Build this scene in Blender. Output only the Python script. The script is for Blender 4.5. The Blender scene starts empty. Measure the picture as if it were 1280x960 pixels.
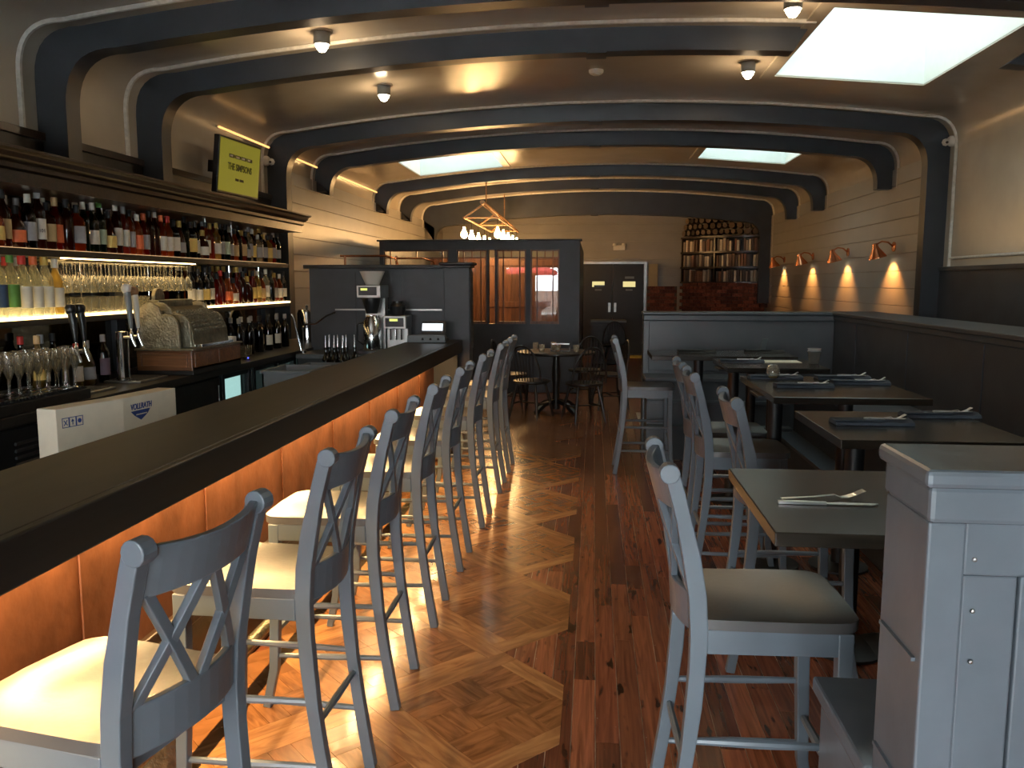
import bpy, bmesh, math, random
from mathutils import Vector, Matrix
random.seed(7)
PI = math.pi
S = bpy.context.scene
COL = S.collection

# ------------------------------------------------------------------ camera
FPX, CAMZ = 1035.0, 1.6
PITCH, YAW = math.radians(6.9955), math.radians(5.5867)
cam = bpy.data.cameras.new('camera')
cam.sensor_width = 36.0; cam.lens = 36.0 * FPX / 1280.0
cam.clip_start = 0.05; cam.clip_end = 200
camo = bpy.data.objects.new('camera', cam); COL.objects.link(camo)
fwd = Vector((-math.sin(YAW) * math.cos(PITCH), math.cos(YAW) * math.cos(PITCH), -math.sin(PITCH)))
rgt = Vector((math.cos(YAW), math.sin(YAW), 0)); upv = rgt.cross(fwd)
camo.matrix_world = Matrix(((rgt.x, upv.x, -fwd.x, 0), (rgt.y, upv.y, -fwd.y, 0), (rgt.z, upv.z, -fwd.z, CAMZ), (0, 0, 0, 1)))
S.camera = camo

# ------------------------------------------------------------------ world, exposure
S.view_settings.view_transform = 'Standard'; S.view_settings.look = 'None'
S.view_settings.exposure = 0.32; S.view_settings.gamma = 1.0; S.view_settings.use_curve_mapping = False
W = bpy.data.worlds.new('overcast_sky'); S.world = W; W.use_nodes = True
bg = W.node_tree.nodes['Background']
bg.inputs['Color'].default_value = (0.83, 0.95, 1.0, 1); bg.inputs['Strength'].default_value = 25.0
S.cycles.use_denoising = True
S.cycles.max_bounces = 9; S.cycles.diffuse_bounces = 4; S.cycles.glossy_bounces = 5
S.cycles.transmission_bounces = 8; S.cycles.transparent_max_bounces = 24
S.cycles.caustics_reflective = False; S.cycles.caustics_refractive = False
S.cycles.sample_clamp_indirect = 6.0
S.cycles.use_light_tree = True

LX, RX = -3.4, 3.4               # side walls
FY, BY = -2.6, 18.6              # street front, far wall
def ceil_z(x): return 3.36 - 0.022 * (x - 0.15) ** 2
SKY = [(1.48, 2.68, 5.6, 7.35), (-2.6, -1.35, 10.9, 12.5), (1.42, 2.6, 10.6, 12.0)]     # roof lights
FRONT = [(-2.85, -0.85, 0.5, 2.12), (-0.6, 0.6, 0.1, 2.12), (0.8, 1.6, 0.5, 2.12)]   # unseen street windows, sized to steer the daylight

def arealight(name, loc, rot, sx, sy, power, col, portal=False, parent=None):
    l = bpy.data.lights.new(name, 'AREA'); l.shape = 'RECTANGLE'; l.size = sx; l.size_y = sy
    l.energy = power; l.color = col
    if portal: l.cycles.is_portal = True
    o = bpy.data.objects.new(name, l); COL.objects.link(o); o.location = loc; o.rotation_euler = rot
    if parent: o.parent = parent
    return o
for x0, x1, y0, y1 in SKY:
    arealight('skylight_portal', ((x0 + x1) / 2, (y0 + y1) / 2, 4.12), (0, 0, 0), x1 - x0, y1 - y0, 1, (1, 1, 1), True)
for x0, x1, z0, z1 in FRONT:
    arealight('window_portal', ((x0 + x1) / 2, FY - 0.12, (z0 + z1) / 2), (PI / 2, 0, 0), x1 - x0, z1 - z0, 1, (1, 1, 1), True)

def pointlight(name, loc, power, col, rad=0.03, parent=None, spot=None, rot=None, blend=0.6):
    l = bpy.data.lights.new(name, 'SPOT' if spot else 'POINT'); l.energy = power; l.color = col; l.shadow_soft_size = rad
    if spot: l.spot_size = spot; l.spot_blend = blend
    o = bpy.data.objects.new(name, l); COL.objects.link(o); o.location = loc
    if rot: o.rotation_euler = rot
    if parent: o.parent = parent
    return o

# ------------------------------------------------------------------ materials
MATS = {}
def newmat(name):
    m = bpy.data.materials.new(name); m.use_nodes = True; MATS[name] = m
    return m, m.node_tree, m.node_tree.nodes['Principled BSDF']
def pset(b, **k):
    for a, v in k.items():
        n = a.replace('_', ' ')
        if n in b.inputs:
            b.inputs[n].default_value = v if not (isinstance(v, tuple) and len(v) == 3) else (*v, 1)
def plain(name, col, rough=0.5, metal=0.0, var=0.12, scale=14.0, bump=0.0, coat=0.0, bscale=60.0, spec=0.5):
    """colour with soft mottling, optional fine relief"""
    m, t, b = newmat(name); N, L = t.nodes, t.links
    pset(b, Roughness=rough, Metallic=metal, Coat_Weight=coat, Coat_Roughness=0.15, Specular_IOR_Level=spec)
    tc = N.new('ShaderNodeTexCoord'); nz = N.new('ShaderNodeTexNoise'); nz.inputs['Scale'].default_value = scale; nz.inputs['Detail'].default_value = 5
    L.new(tc.outputs['Object'], nz.inputs['Vector'])
    rp = N.new('ShaderNodeValToRGB')
    rp.color_ramp.elements[0].position = 0.3; rp.color_ramp.elements[1].position = 0.7
    rp.color_ramp.elements[0].color = (*[c * (1 - var) for c in col], 1); rp.color_ramp.elements[1].color = (*[min(1, c * (1 + var)) for c in col], 1)
    L.new(nz.outputs['Fac'], rp.inputs['Fac']); L.new(rp.outputs['Color'], b.inputs['Base Color'])
    if bump:
        n2 = N.new('ShaderNodeTexNoise'); n2.inputs['Scale'].default_value = bscale; n2.inputs['Detail'].default_value = 3
        L.new(tc.outputs['Object'], n2.inputs['Vector'])
        bp = N.new('ShaderNodeBump'); bp.inputs['Strength'].default_value = bump; bp.inputs['Distance'].default_value = 0.01
        L.new(n2.outputs['Fac'], bp.inputs['Height']); L.new(bp.outputs['Normal'], b.inputs['Normal'])
    return m
def wood(name, dark, light, rough=0.35, stretch=(1.2, 22, 22), spread=0.5, coat=0.0, knots=False, tint=None):
    """grain runs along local X; each object (or island) gets its own tone"""
    m, t, b = newmat(name); N, L = t.nodes, t.links
    pset(b, Roughness=rough, Coat_Weight=coat, Coat_Roughness=0.12)
    tc = N.new('ShaderNodeTexCoord'); oi = N.new('ShaderNodeObjectInfo'); ge = N.new('ShaderNodeNewGeometry')
    ad = N.new('ShaderNodeMath'); ad.operation = 'ADD'; L.new(oi.outputs['Random'], ad.inputs[0]); L.new(ge.outputs['Random Per Island'], ad.inputs[1])
    fr = N.new('ShaderNodeMath'); fr.operation = 'FRACT'; L.new(ad.outputs[0], fr.inputs[0])
    sc = N.new('ShaderNodeMath'); sc.operation = 'MULTIPLY'; sc.inputs[1].default_value = 37; L.new(fr.outputs[0], sc.inputs[0])
    mp = N.new('ShaderNodeMapping'); mp.inputs['Scale'].default_value = stretch
    L.new(tc.outputs['Object'], mp.inputs['Vector']); L.new(sc.outputs[0], mp.inputs['Location'])
    nz = N.new('ShaderNodeTexNoise'); nz.inputs['Scale'].default_value = 1.6; nz.inputs['Detail'].default_value = 6; nz.inputs['Distortion'].default_value = 1.5
    L.new(mp.outputs['Vector'], nz.inputs['Vector'])
    rp = N.new('ShaderNodeValToRGB'); e = rp.color_ramp.elements
    e[0].position = 0.33; e[1].position = 0.66; e[0].color = (*dark, 1); e[1].color = (*light, 1)
    L.new(nz.outputs['Fac'], rp.inputs['Fac'])
    hs = N.new('ShaderNodeHueSaturation'); mr = N.new('ShaderNodeMapRange')
    mr.inputs['To Min'].default_value = 1 - spread; mr.inputs['To Max'].default_value = 1 + spread
    L.new(fr.outputs[0], mr.inputs['Value']); L.new(mr.outputs[0], hs.inputs['Value']); L.new(rp.outputs['Color'], hs.inputs['Color'])
    out = hs.outputs['Color']
    if tint:                     # some boards lean to a second colour
        mx = N.new('ShaderNodeMix'); mx.data_type = 'RGBA'; mx.blend_type = 'MULTIPLY'
        m2 = N.new('ShaderNodeMath'); m2.operation = 'MULTIPLY'; m2.inputs[1].default_value = 7.31; L.new(fr.outputs[0], m2.inputs[0])
        f2 = N.new('ShaderNodeMath'); f2.operation = 'FRACT'; L.new(m2.outputs[0], f2.inputs[0])
        L.new(f2.outputs[0], mx.inputs[0]); L.new(out, mx.inputs[6]); mx.inputs[7].default_value = (*tint, 1); out = mx.outputs[2]
    if knots:                    # dark scars and pale paint specks of old boards
        n3 = N.new('ShaderNodeTexNoise'); n3.inputs['Scale'].default_value = 9; n3.inputs['Detail'].default_value = 2
        mp3 = N.new('ShaderNodeMapping'); mp3.inputs['Scale'].default_value = (0.6, 2.2, 1); L.new(tc.outputs['Object'], mp3.inputs['Vector']); L.new(sc.outputs[0], mp3.inputs['Location'])
        L.new(mp3.outputs['Vector'], n3.inputs['Vector'])
        r3 = N.new('ShaderNodeValToRGB'); r3.color_ramp.elements[0].position = 0.63; r3.color_ramp.elements[1].position = 0.70
        r3.color_ramp.elements[0].color = (1, 1, 1, 1); r3.color_ramp.elements[1].color = (0.12, 0.1, 0.1, 1); L.new(n3.outputs['Fac'], r3.inputs['Fac'])
        mx3 = N.new('ShaderNodeMix'); mx3.data_type = 'RGBA'; mx3.blend_type = 'MULTIPLY'; mx3.inputs[0].default_value = 1
        L.new(out, mx3.inputs[6]); L.new(r3.outputs['Color'], mx3.inputs[7])
        n4 = N.new('ShaderNodeTexNoise'); n4.inputs['Scale'].default_value = 46; n4.inputs['Detail'].default_value = 2
        L.new(tc.outputs['Object'], n4.inputs['Vector']); 
        r4 = N.new('ShaderNodeValToRGB'); r4.color_ramp.elements[0].position = 0.745; r4.color_ramp.elements[1].position = 0.77
        L.new(n4.outputs['Fac'], r4.inputs['Fac'])
        mx4 = N.new('ShaderNodeMix'); mx4.data_type = 'RGBA'; L.new(r4.outputs['Color'], mx4.inputs[0]); L.new(mx3.outputs[2], mx4.inputs[6]); mx4.inputs[7].default_value = (0.45, 0.4, 0.33, 1)
        out = mx4.outputs[2]
    L.new(out, b.inputs['Base Color'])
    bp = N.new('ShaderNodeBump'); bp.inputs['Strength'].default_value = 0.05; bp.inputs['Distance'].default_value = 0.003
    L.new(nz.outputs['Fac'], bp.inputs['Height']); L.new(bp.outputs['Normal'], b.inputs['Normal'])
    return m
def emit(name, col, power):
    m, t, b = newmat(name); pset(b, Base_Color=(0.0, 0.0, 0.0), Emission_Color=col, Emission_Strength=power); return m
def glass(name, col, clear=0.55, body=None, rough=0.06, rim=4.0):
    """cheap glass: tinted see-through, glossy at the rim, a little of the liquid's own body"""
    m = bpy.data.materials.new(name); m.use_nodes = True; MATS[name] = m; t = m.node_tree; N, L = t.nodes, t.links; N.clear()
    o = N.new('ShaderNodeOutputMaterial'); tr = N.new('ShaderNodeBsdfTransparent'); tr.inputs[0].default_value = (*col, 1)
    tl = N.new('ShaderNodeBsdfTranslucent'); tl.inputs[0].default_value = (*(body or col), 1)
    m1 = N.new('ShaderNodeMixShader'); m1.inputs[0].default_value = 1 - clear; L.new(tr.outputs[0], m1.inputs[1]); L.new(tl.outputs[0], m1.inputs[2])
    gl = N.new('ShaderNodeBsdfGlossy'); gl.inputs['Roughness'].default_value = rough
    lw = N.new('ShaderNodeLayerWeight'); lw.inputs[0].default_value = 0.5
    pw = N.new('ShaderNodeMath'); pw.operation = 'POWER'; pw.inputs[1].default_value = rim; L.new(lw.outputs['Facing'], pw.inputs[0])
    ma = N.new('ShaderNodeMath'); ma.operation = 'MULTIPLY_ADD'; ma.inputs[1].default_value = 0.85; ma.inputs[2].default_value = 0.045; L.new(pw.outputs[0], ma.inputs[0])
    m2 = N.new('ShaderNodeMixShader'); L.new(ma.outputs[0], m2.inputs[0]); L.new(m1.outputs[0], m2.inputs[1]); L.new(gl.outputs[0], m2.inputs[2])
    L.new(m2.outputs[0], o.inputs[0]); return m

plain('slate_paint', (0.118, 0.142, 0.166), 0.28, var=0.07, scale=6, bump=0.06, bscale=25)
plain('stool_seat_paint', (0.080, 0.077, 0.075), 0.30, var=0.1, scale=6, bump=0.05)
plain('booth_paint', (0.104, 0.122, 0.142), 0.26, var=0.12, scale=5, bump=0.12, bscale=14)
plain('booth_dimmed', (0.058, 0.066, 0.074), 0.33, var=0.12, scale=5, bump=0.12, bscale=14)  # booth paint darkened: fall-off of window light put into the colour
plain('beam_paint', (0.028, 0.032, 0.038), 0.42, var=0.15, scale=5, bump=0.08)
plain('charcoal_paint', (0.036, 0.040, 0.046), 0.45, var=0.2, scale=5, bump=0.08)
plain('black_paint', (0.010, 0.010, 0.011), 0.45, var=0.2)
plain('plaster', (0.47, 0.42, 0.345), 0.24, var=0.08, scale=2.2, bump=0.10, bscale=5, coat=0.25)
plain('caulk_bead', (0.62, 0.60, 0.55), 0.35, var=0.15, scale=30, bump=0.3, bscale=90)
plain('shiplap_paint', (0.32, 0.30, 0.265), 0.40, var=0.06, scale=3)
plain('shaft_white', (0.80, 0.84, 0.80), 0.6, var=0.02)
wood('walnut', (0.012, 0.007, 0.0045), (0.038, 0.021, 0.012), 0.28, spread=0.25)
wood('black_wood', (0.007, 0.006, 0.005), (0.018, 0.015, 0.012), 0.42, spread=0.2)
wood('bar_top_wood', (0.020, 0.0165, 0.0125), (0.036, 0.030, 0.0225), 0.42, stretch=(4, 0.8, 4), spread=0.15)
wood('bar_edge_wood', (0.006, 0.005, 0.004), (0.014, 0.011, 0.009), 0.38, stretch=(18, 1, 18), spread=0.1)
wood('table_wood', (0.015, 0.0125, 0.0092), (0.027, 0.021, 0.015), 0.22, stretch=(1, 14, 14), spread=0.15)
wood('oak', (0.16, 0.060, 0.019), (0.34, 0.145, 0.050), 0.24, stretch=(2.6, 15, 15), spread=0.11, coat=0.3)
wood('oak_far', (0.20, 0.080, 0.026), (0.28, 0.115, 0.039), 0.26, stretch=(3, 3, 3), spread=0.12, coat=0.3)
wood('oak_border', (0.25, 0.108, 0.038), (0.47, 0.225, 0.086), 0.24, stretch=(2.2, 13, 13), spread=0.10, coat=0.3)
wood('heart_pine', (0.16, 0.050, 0.022), (0.36, 0.125, 0.055), 0.26, stretch=(1.2, 26, 26), spread=0.42, coat=0.25, knots=True, tint=(0.55, 0.5, 0.55))
wood('redwood', (0.085, 0.034, 0.016), (0.18, 0.078, 0.036), 0.4, stretch=(12, 12, 1.0), spread=0.3)
wood('register_oak', (0.10, 0.038, 0.014), (0.24, 0.10, 0.038), 0.35, spread=0.1)
wood('dark_chair_wood', (0.006, 0.0055, 0.005), (0.016, 0.014, 0.012), 0.35, spread=0.1)
wood('log_bark', (0.03, 0.018, 0.012), (0.09, 0.06, 0.04), 0.9, spread=0.4)
wood('log_end', (0.06, 0.038, 0.024), (0.17, 0.12, 0.075), 0.85, spread=0.75)
wood('brick', (0.10, 0.025, 0.014), (0.24, 0.075, 0.042), 0.85, stretch=(9, 9, 9), spread=0.45)
wood('branch_wood', (0.16, 0.08, 0.035), (0.34, 0.19, 0.09), 0.7, spread=0.1)
plain('seam_dust', (0.42, 0.30, 0.19), 0.8, var=0.5, scale=9)
plain('mortar', (0.10, 0.075, 0.055), 0.95, var=0.3)
plain('copper_sheet', (0.215, 0.082, 0.038), 0.44, 0.8, var=0.32, scale=6, bump=0.3, bscale=16)
plain('copper', (0.78, 0.33, 0.17), 0.25, 1.0, var=0.1)
plain('chrome', (0.75, 0.75, 0.75), 0.12, 1.0, var=0.03)
plain('silverware', (0.85, 0.85, 0.82), 0.28, 0.9, var=0.03)
plain('steel', (0.42, 0.42, 0.40), 0.32, 1.0, var=0.08)
plain('dark_steel', (0.10, 0.10, 0.10), 0.38, 0.7, var=0.2)
plain('tarnished_brass', (0.20, 0.175, 0.115), 0.36, 0.75, var=0.35, scale=22, bump=0.5, bscale=70)
plain('pale_brass', (0.30, 0.27, 0.19), 0.34, 0.7, var=0.3, scale=25, bump=0.6, bscale=80)
plain('key_bone', (0.20, 0.18, 0.13), 0.4, var=0.3, scale=40)
plain('black_plastic', (0.012, 0.012, 0.013), 0.35, var=0.1)
plain('grey_plastic', (0.16, 0.18, 0.19), 0.45, var=0.05)
plain('white_plastic', (0.72, 0.70, 0.64), 0.45, var=0.04)
plain('white_card', (0.76, 0.67, 0.52), 0.7, var=0.05)
plain('blue_print', (0.03, 0.06, 0.22), 0.6, var=0.2, scale=40)
plain('napkin_cloth', (0.052, 0.066, 0.086), 0.9, var=0.15, scale=30, bump=0.3, bscale=200)
plain('menu_card', (0.62, 0.58, 0.44), 0.6, var=0.03)
plain('porcelain', (0.75, 0.72, 0.66), 0.3, var=0.02)
plain('bounce_pavement', (0.74, 0.73, 0.70), 0.9, var=0.15)  # unseen street made paler to throw daylight up onto the ceiling
plain('facade', (0.22, 0.16, 0.13), 0.9, var=0.2, scale=1.0)
plain('red_canvas', (0.62, 0.03, 0.03), 0.7, var=0.1)
plain('green_leaf', (0.05, 0.12, 0.04), 0.8, var=0.5, scale=8)
plain('car_paint', (0.62, 0.66, 0.72), 0.2, var=0.02, coat=0.5)
plain('door_glow_yellow', (0.62, 0.52, 0.12), 0.4, var=0.1)
plain('lit_passage_cream', (0.42, 0.34, 0.2), 0.6, var=0.05)
m, t, b = newmat('mirror'); pset(b, Base_Color=(0.13, 0.12, 0.105), Metallic=1.0, Roughness=0.05)
for i, c in enumerate([(0.68, 0.60, 0.48), (0.36, 0.30, 0.23), (0.22, 0.11, 0.07), (0.09, 0.075, 0.07), (0.5, 0.46, 0.4), (0.16, 0.10, 0.07)]):
    plain('book_cover_%s' % 'abcdef'[i], c, 0.7, var=0.12)
emit('led_amber', (1.0, 0.66, 0.28), 9.0)
emit('led_shelf', (1.0, 0.68, 0.28), 5.0)
emit('led_dim', (1.0, 0.60, 0.28), 0.8)
emit('cove_glow', (1.0, 0.50, 0.16), 1.5)
emit('bulb_warm', (1.0, 0.62, 0.25), 60.0)
emit('bulb_white', (1.0, 0.80, 0.52), 30.0)
emit('cooler_light', (0.55, 0.95, 0.90), 0.9)
emit('screen_yellow', (0.50, 0.45, 0.035), 0.27)
emit('screen_white', (0.85, 0.93, 1.0), 1.4)
emit('lcd_green', (0.75, 0.8, 0.2), 1.0)
emit('led_blue', (0.08, 0.10, 1.0), 4.0)
emit('lit_sign', (0.95, 0.80, 0.34), 0.7)
plain('ink_black', (0.008, 0.008, 0.006), 0.6, var=0.0)
GL = {'clear': ((0.86, 0.88, 0.84), 0.74, (0.72, 0.72, 0.62)), 'amber': ((0.55, 0.20, 0.05), 0.6, (0.55, 0.18, 0.04)), 'brown': ((0.20, 0.07, 0.03), 0.6, (0.2, 0.07, 0.025)),
      'red': ((0.42, 0.06, 0.03), 0.6, (0.40, 0.055, 0.025)), 'green': ((0.03, 0.10, 0.05), 0.6, (0.03, 0.08, 0.04)), 'dark': ((0.03, 0.025, 0.02), 0.6, (0.03, 0.02, 0.015)),
      'orange': ((0.65, 0.27, 0.07), 0.55, (0.6, 0.25, 0.07)), 'straw': ((0.75, 0.62, 0.32), 0.6, (0.6, 0.48, 0.2)), 'rose': ((0.5, 0.18, 0.16), 0.6, (0.5, 0.15, 0.12))}
for k, (c, cl, bd) in GL.items(): glass('glass_' + k, c, cl, bd, rim=2.4)
glass('thin_glass', (0.95, 0.95, 0.93), 0.84, (0.9, 0.88, 0.8), 0.04, 1.8)
glass('skylight_acrylic', (0.385, 0.40, 0.39), 1.0, None, 0.2)
glass('cup_plastic', (0.85, 0.86, 0.86), 0.55, (0.8, 0.8, 0.8), 0.15)
glass('pane_glass', (0.90, 0.90, 0.90), 1.0, None, 0.005)
for nm, c in {'white': (0.72, 0.68, 0.58), 'tan': (0.50, 0.33, 0.15), 'orange': (0.75, 0.16, 0.05), 'grey': (0.34, 0.33, 0.33), 'yellow': (0.72, 0.50, 0.14), 'palegreen': (0.42, 0.50, 0.36),
              'navy': (0.03, 0.06, 0.12), 'green': (0.10, 0.26, 0.05), 'mauve': (0.20, 0.13, 0.17), 'red': (0.5, 0.03, 0.02), 'black': (0.015, 0.015, 0.015), 'gold': (0.55, 0.36, 0.08)}.items():
    plain('paper_' + nm, c, 0.6, var=0.08, scale=40)

# ------------------------------------------------------------------ mesh helpers
class MB:
    def __init__(s): s.v = []; s.f = []
    def add(s, vs, fs):
        n = len(s.v); s.v += [tuple(v) for v in vs]; s.f += [tuple(i + n for i in f) for f in fs]; return s
    def box(s, x0, x1, y0, y1, z0, z1, rot=None, piv=None):
        vs = [Vector((x, y, z)) for z in (z0, z1) for y in (y0, y1) for x in (x0, x1)]
        if rot is not None:
            c = Vector(piv) if piv is not None else Vector(((x0 + x1) / 2, (y0 + y1) / 2, (z0 + z1) / 2))
            vs = [rot @ (v - c) + c for v in vs]
        return s.add(vs, [(0, 2, 3, 1), (4, 5, 7, 6), (0, 1, 5, 4), (2, 6, 7, 3), (0, 4, 6, 2), (1, 3, 7, 5)])
    def prism(s, pts, lo, hi, axis='z'):
        """polygon pts (2D) extruded along an axis; for x: pts are (y,z), y: (x,z), z: (x,y)"""
        n = len(pts)
        def mk(p, h): return {'x': (h, p[0], p[1]), 'y': (p[0], h, p[1]), 'z': (p[0], p[1], h)}[axis]
        vs = [mk(p, lo) for p in pts] + [mk(p, hi) for p in pts]
        fs = [tuple(reversed(range(n))), tuple(range(n, 2 * n))] + [(i, (i + 1) % n, n + (i + 1) % n, n + i) for i in range(n)]
        return s.add(vs, fs)
    def lathe(s, prof, seg=16, c=(0, 0, 0), sq=None):
        """profile (r,z) about z; sq = superellipse exponent for squarish bottles"""
        vs, fs = [], []
        for r, z in prof:
            for k in range(seg):
                a = 2 * PI * (k + 0.5) / seg; ca, sa = math.cos(a), math.sin(a); q = 1.0
                if sq and r > 0.02: q = (abs(ca) ** sq + abs(sa) ** sq) ** (-1 / sq)
                vs.append((c[0] + r * q * ca, c[1] + r * q * sa, c[2] + z))
        n = len(prof)
        for i in range(n - 1):
            for k in range(seg):
                a, b = i * seg + k, i * seg + (k + 1) % seg; fs.append((a, b, b + seg, a + seg))
        if prof[0][0] > 1e-5: fs.append(tuple(reversed(range(seg))))
        if prof[-1][0] > 1e-5: fs.append(tuple(range((n - 1) * seg, n * seg)))
        return s.add(vs, fs)
    def tube(s, path, r, seg=8, caps=True):
        """round tube along points; r a number or list"""
        P = [Vector(p) for p in path]; n = len(P); vs = []; up = None
        for i, p in enumerate(P):
            d = (P[min(i + 1, n - 1)] - P[max(i - 1, 0)]).normalized()
            if up is None: up = Vector((0, 0, 1)) if abs(d.z) < 0.9 else Vector((1, 0, 0))
            a = d.cross(up).normalized(); u = a.cross(d).normalized(); up = u
            rr = r[i] if isinstance(r, (list, tuple)) else r
            vs += [p + (a * math.cos(2 * PI * k / seg) + u * math.sin(2 * PI * k / seg)) * rr for k in range(seg)]
        fs = [(i * seg + k, i * seg + (k + 1) % seg, (i + 1) * seg + (k + 1) % seg, (i + 1) * seg + k) for i in range(n - 1) for k in range(seg)]
        if caps: fs += [tuple(reversed(range(seg))), tuple(range((n - 1) * seg, n * seg))]
        return s.add(vs, fs)
    def bar(s, path, w, h, side):
        """rectangular bar along points: w along fixed side vector, h across"""
        P = [Vector(p) for p in path]; n = len(P); sd = Vector(side).normalized(); vs = []
        for i, p in enumerate(P):
            d = (P[min(i + 1, n - 1)] - P[max(i - 1, 0)]).normalized(); u = d.cross(sd).normalized()
            ww = w[i] if isinstance(w, (list, tuple)) else w; hh = h[i] if isinstance(h, (list, tuple)) else h
            vs += [p - sd * ww / 2 - u * hh / 2, p + sd * ww / 2 - u * hh / 2, p + sd * ww / 2 + u * hh / 2, p - sd * ww / 2 + u * hh / 2]
        fs = [(i * 4 + k, i * 4 + (k + 1) % 4, i * 4 + 4 + (k + 1) % 4, i * 4 + 4 + k) for i in range(n - 1) for k in range(4)]
        fs += [(3, 2, 1, 0), tuple(range((n - 1) * 4, n * 4))]
        return s.add(vs, fs)
    def mesh(s, name, mat, smooth=False, fix=True):
        me = bpy.data.meshes.new(name); me.from_pydata(s.v, [], s.f)
        if fix:
            bm = bmesh.new(); bm.from_mesh(me); bmesh.ops.recalc_face_normals(bm, faces=bm.faces); bm.to_mesh(me); bm.free()
        if mat: me.materials.append(MATS[mat])
        if smooth:
            for p in me.polygons: p.use_smooth = True
            try: me.set_sharp_from_angle(angle=math.radians(40))
            except Exception: pass
        return me
    def build(s, name, mat, parent=None, loc=(0, 0, 0), smooth=False, bevel=0, fix=True):
        return put(name, s.mesh(name, mat, smooth, fix), parent, loc, bevel)
def put(name, me, parent=None, loc=(0, 0, 0), bevel=0, rot=None):
    o = bpy.data.objects.new(name, me); COL.objects.link(o); o.location = loc
    if rot: o.rotation_euler = rot
    if parent: o.parent = parent
    if bevel:
        md = o.modifiers.new('edge', 'BEVEL'); md.width = bevel; md.segments = 2; md.limit_method = 'ANGLE'; md.angle_limit = math.radians(35)
    return o
def thing(name, label, cat, loc=(0, 0, 0), rz=0, group=None):
    o = bpy.data.objects.new(name, None); COL.objects.link(o); o.location = loc; o.rotation_euler = (0, 0, rz); o.empty_display_size = 0.1
    return tag(o, label, cat, group)
def tag(o, label=None, cat=None, group=None, kind=None):
    if label: o['label'] = label
    if cat: o['category'] = cat
    if group: o['group'] = group
    if kind: o['kind'] = kind
    return o
def struct(o, label=None):
    o['kind'] = 'structure'
    if label: o['label'] = label
    return o
def dup(root, loc, rz=0, label=None, group=None):
    r = root.copy(); COL.objects.link(r); r.location = loc; r.rotation_euler = (0, 0, rz)
    if label: r['label'] = label
    if group: r['group'] = group
    for ch in list(root.children):
        c = ch.copy(); COL.objects.link(c); c.parent = r
        for g in ch.children:
            d = g.copy(); COL.objects.link(d); d.parent = c
    return r
def text(body, size, mat, name, parent=None, loc=(0, 0, 0), rot=(0, 0, 0), sx=1.0, depth=0.0008, shear=0.0, bold=0.0):
    cu = bpy.data.curves.new(name, 'FONT'); cu.body = body; cu.size = size; cu.align_x = 'CENTER'; cu.align_y = 'CENTER'; cu.extrude = depth; cu.shear = shear; cu.offset = bold
    tmp = bpy.data.objects.new('lettering', cu); COL.objects.link(tmp)
    dg = bpy.context.evaluated_depsgraph_get(); me = bpy.data.meshes.new_from_object(tmp.evaluated_get(dg)); bpy.data.objects.remove(tmp)
    me.materials.clear(); me.materials.append(MATS[mat])
    o = put(name, me, parent, loc); o.rotation_euler = rot; o.scale = (sx, 1, 1); return o
ORD = ['first', 'second', 'third', 'fourth', 'fifth', 'sixth', 'seventh', 'eighth', 'ninth', 'tenth', 'eleventh', 'twelfth', 'thirteenth', 'fourteenth', 'fifteenth', 'sixteenth', 'seventeenth', 'eighteenth', 'nineteenth', 'twentieth']
def ordn(i):
    if i < 20: return ORD[i]
    t = ['', '', 'twenty', 'thirty', 'forty', 'fifty', 'sixty'][(i + 1) // 10]; u = (i + 1) % 10
    return (t + '-' + ORD[u - 1]) if u else t[:-1] + 'ieth'
# ------------------------------------------------------------------ ceiling, walls, floor
def bez(a, b, c, n):
    return [((1 - t) ** 2 * a[0] + 2 * t * (1 - t) * b[0] + t * t * c[0], (1 - t) ** 2 * a[1] + 2 * t * (1 - t) * b[1] + t * t * c[1]) for t in [i / n for i in range(n + 1)]]
def profile(zl=None, zr=None, xs=()):
    """cove and ceiling line across the room, wall to wall (optionally down the walls)"""
    cl, cr = ceil_z(-3.08), ceil_z(3.08)
    L_ = bez((LX, cl - 0.30), (LX, cl + 0.01), (-3.08, cl), 8); R_ = bez((3.08, cr), (RX, cr + 0.01), (RX, cr - 0.30), 8)
    X = sorted(set([round(-3.08 + 0.28 * i, 3) for i in range(1, 22)] + list(xs)))
    mid = [(x, ceil_z(x)) for x in X if -3.07 < x < 3.07]
    p = L_ + mid + R_
    if zl is not None: p = [(LX, zl)] + p
    if zr is not None: p = p + [(RX, zr)]
    return p
ZL, ZR = ceil_z(-3.08) - 0.30, ceil_z(3.08) - 0.30
sx = sorted({v for s in SKY for v in s[:2]}); sy = sorted({v for s in SKY for v in s[2:]} | {FY, BY})
cp = profile(xs=sx); mb = MB(); n = len(cp)
for y in sy: mb.v += [(x, y, z) for x, z in cp]
for j in range(len(sy) - 1):
    for i in range(n - 1):
        xm, ym = (cp[i][0] + cp[i + 1][0]) / 2, (sy[j] + sy[j + 1]) / 2
        if any(a < xm < b and c < ym < d for a, b, c, d in SKY): continue
        mb.f.append((j * n + i, j * n + i + 1, (j + 1) * n + i + 1, (j + 1) * n + i))
ceiling = struct(mb.build('ceiling', 'plaster', smooth=True), 'glossy taupe barrel ceiling between dark arches')
roof = MB()                       # outer roof deck round the light shafts keeps daylight out
xs_ = [-4.0] + sx + [4.0]; ys_ = [FY - .3] + [v for v in sy if v not in (FY, BY)] + [BY + .3]
for i in range(len(xs_) - 1):
    for j in range(len(ys_) - 1):
        xm, ym = (xs_[i] + xs_[i + 1]) / 2, (ys_[j] + ys_[j + 1]) / 2
        if any(a < xm < b and c < ym < d for a, b, c, d in SKY): continue
        roof.box(xs_[i], xs_[i + 1], ys_[j], ys_[j + 1], 3.95, 4.05)
roof.build('roof_deck', 'black_paint', ceiling)
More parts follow.
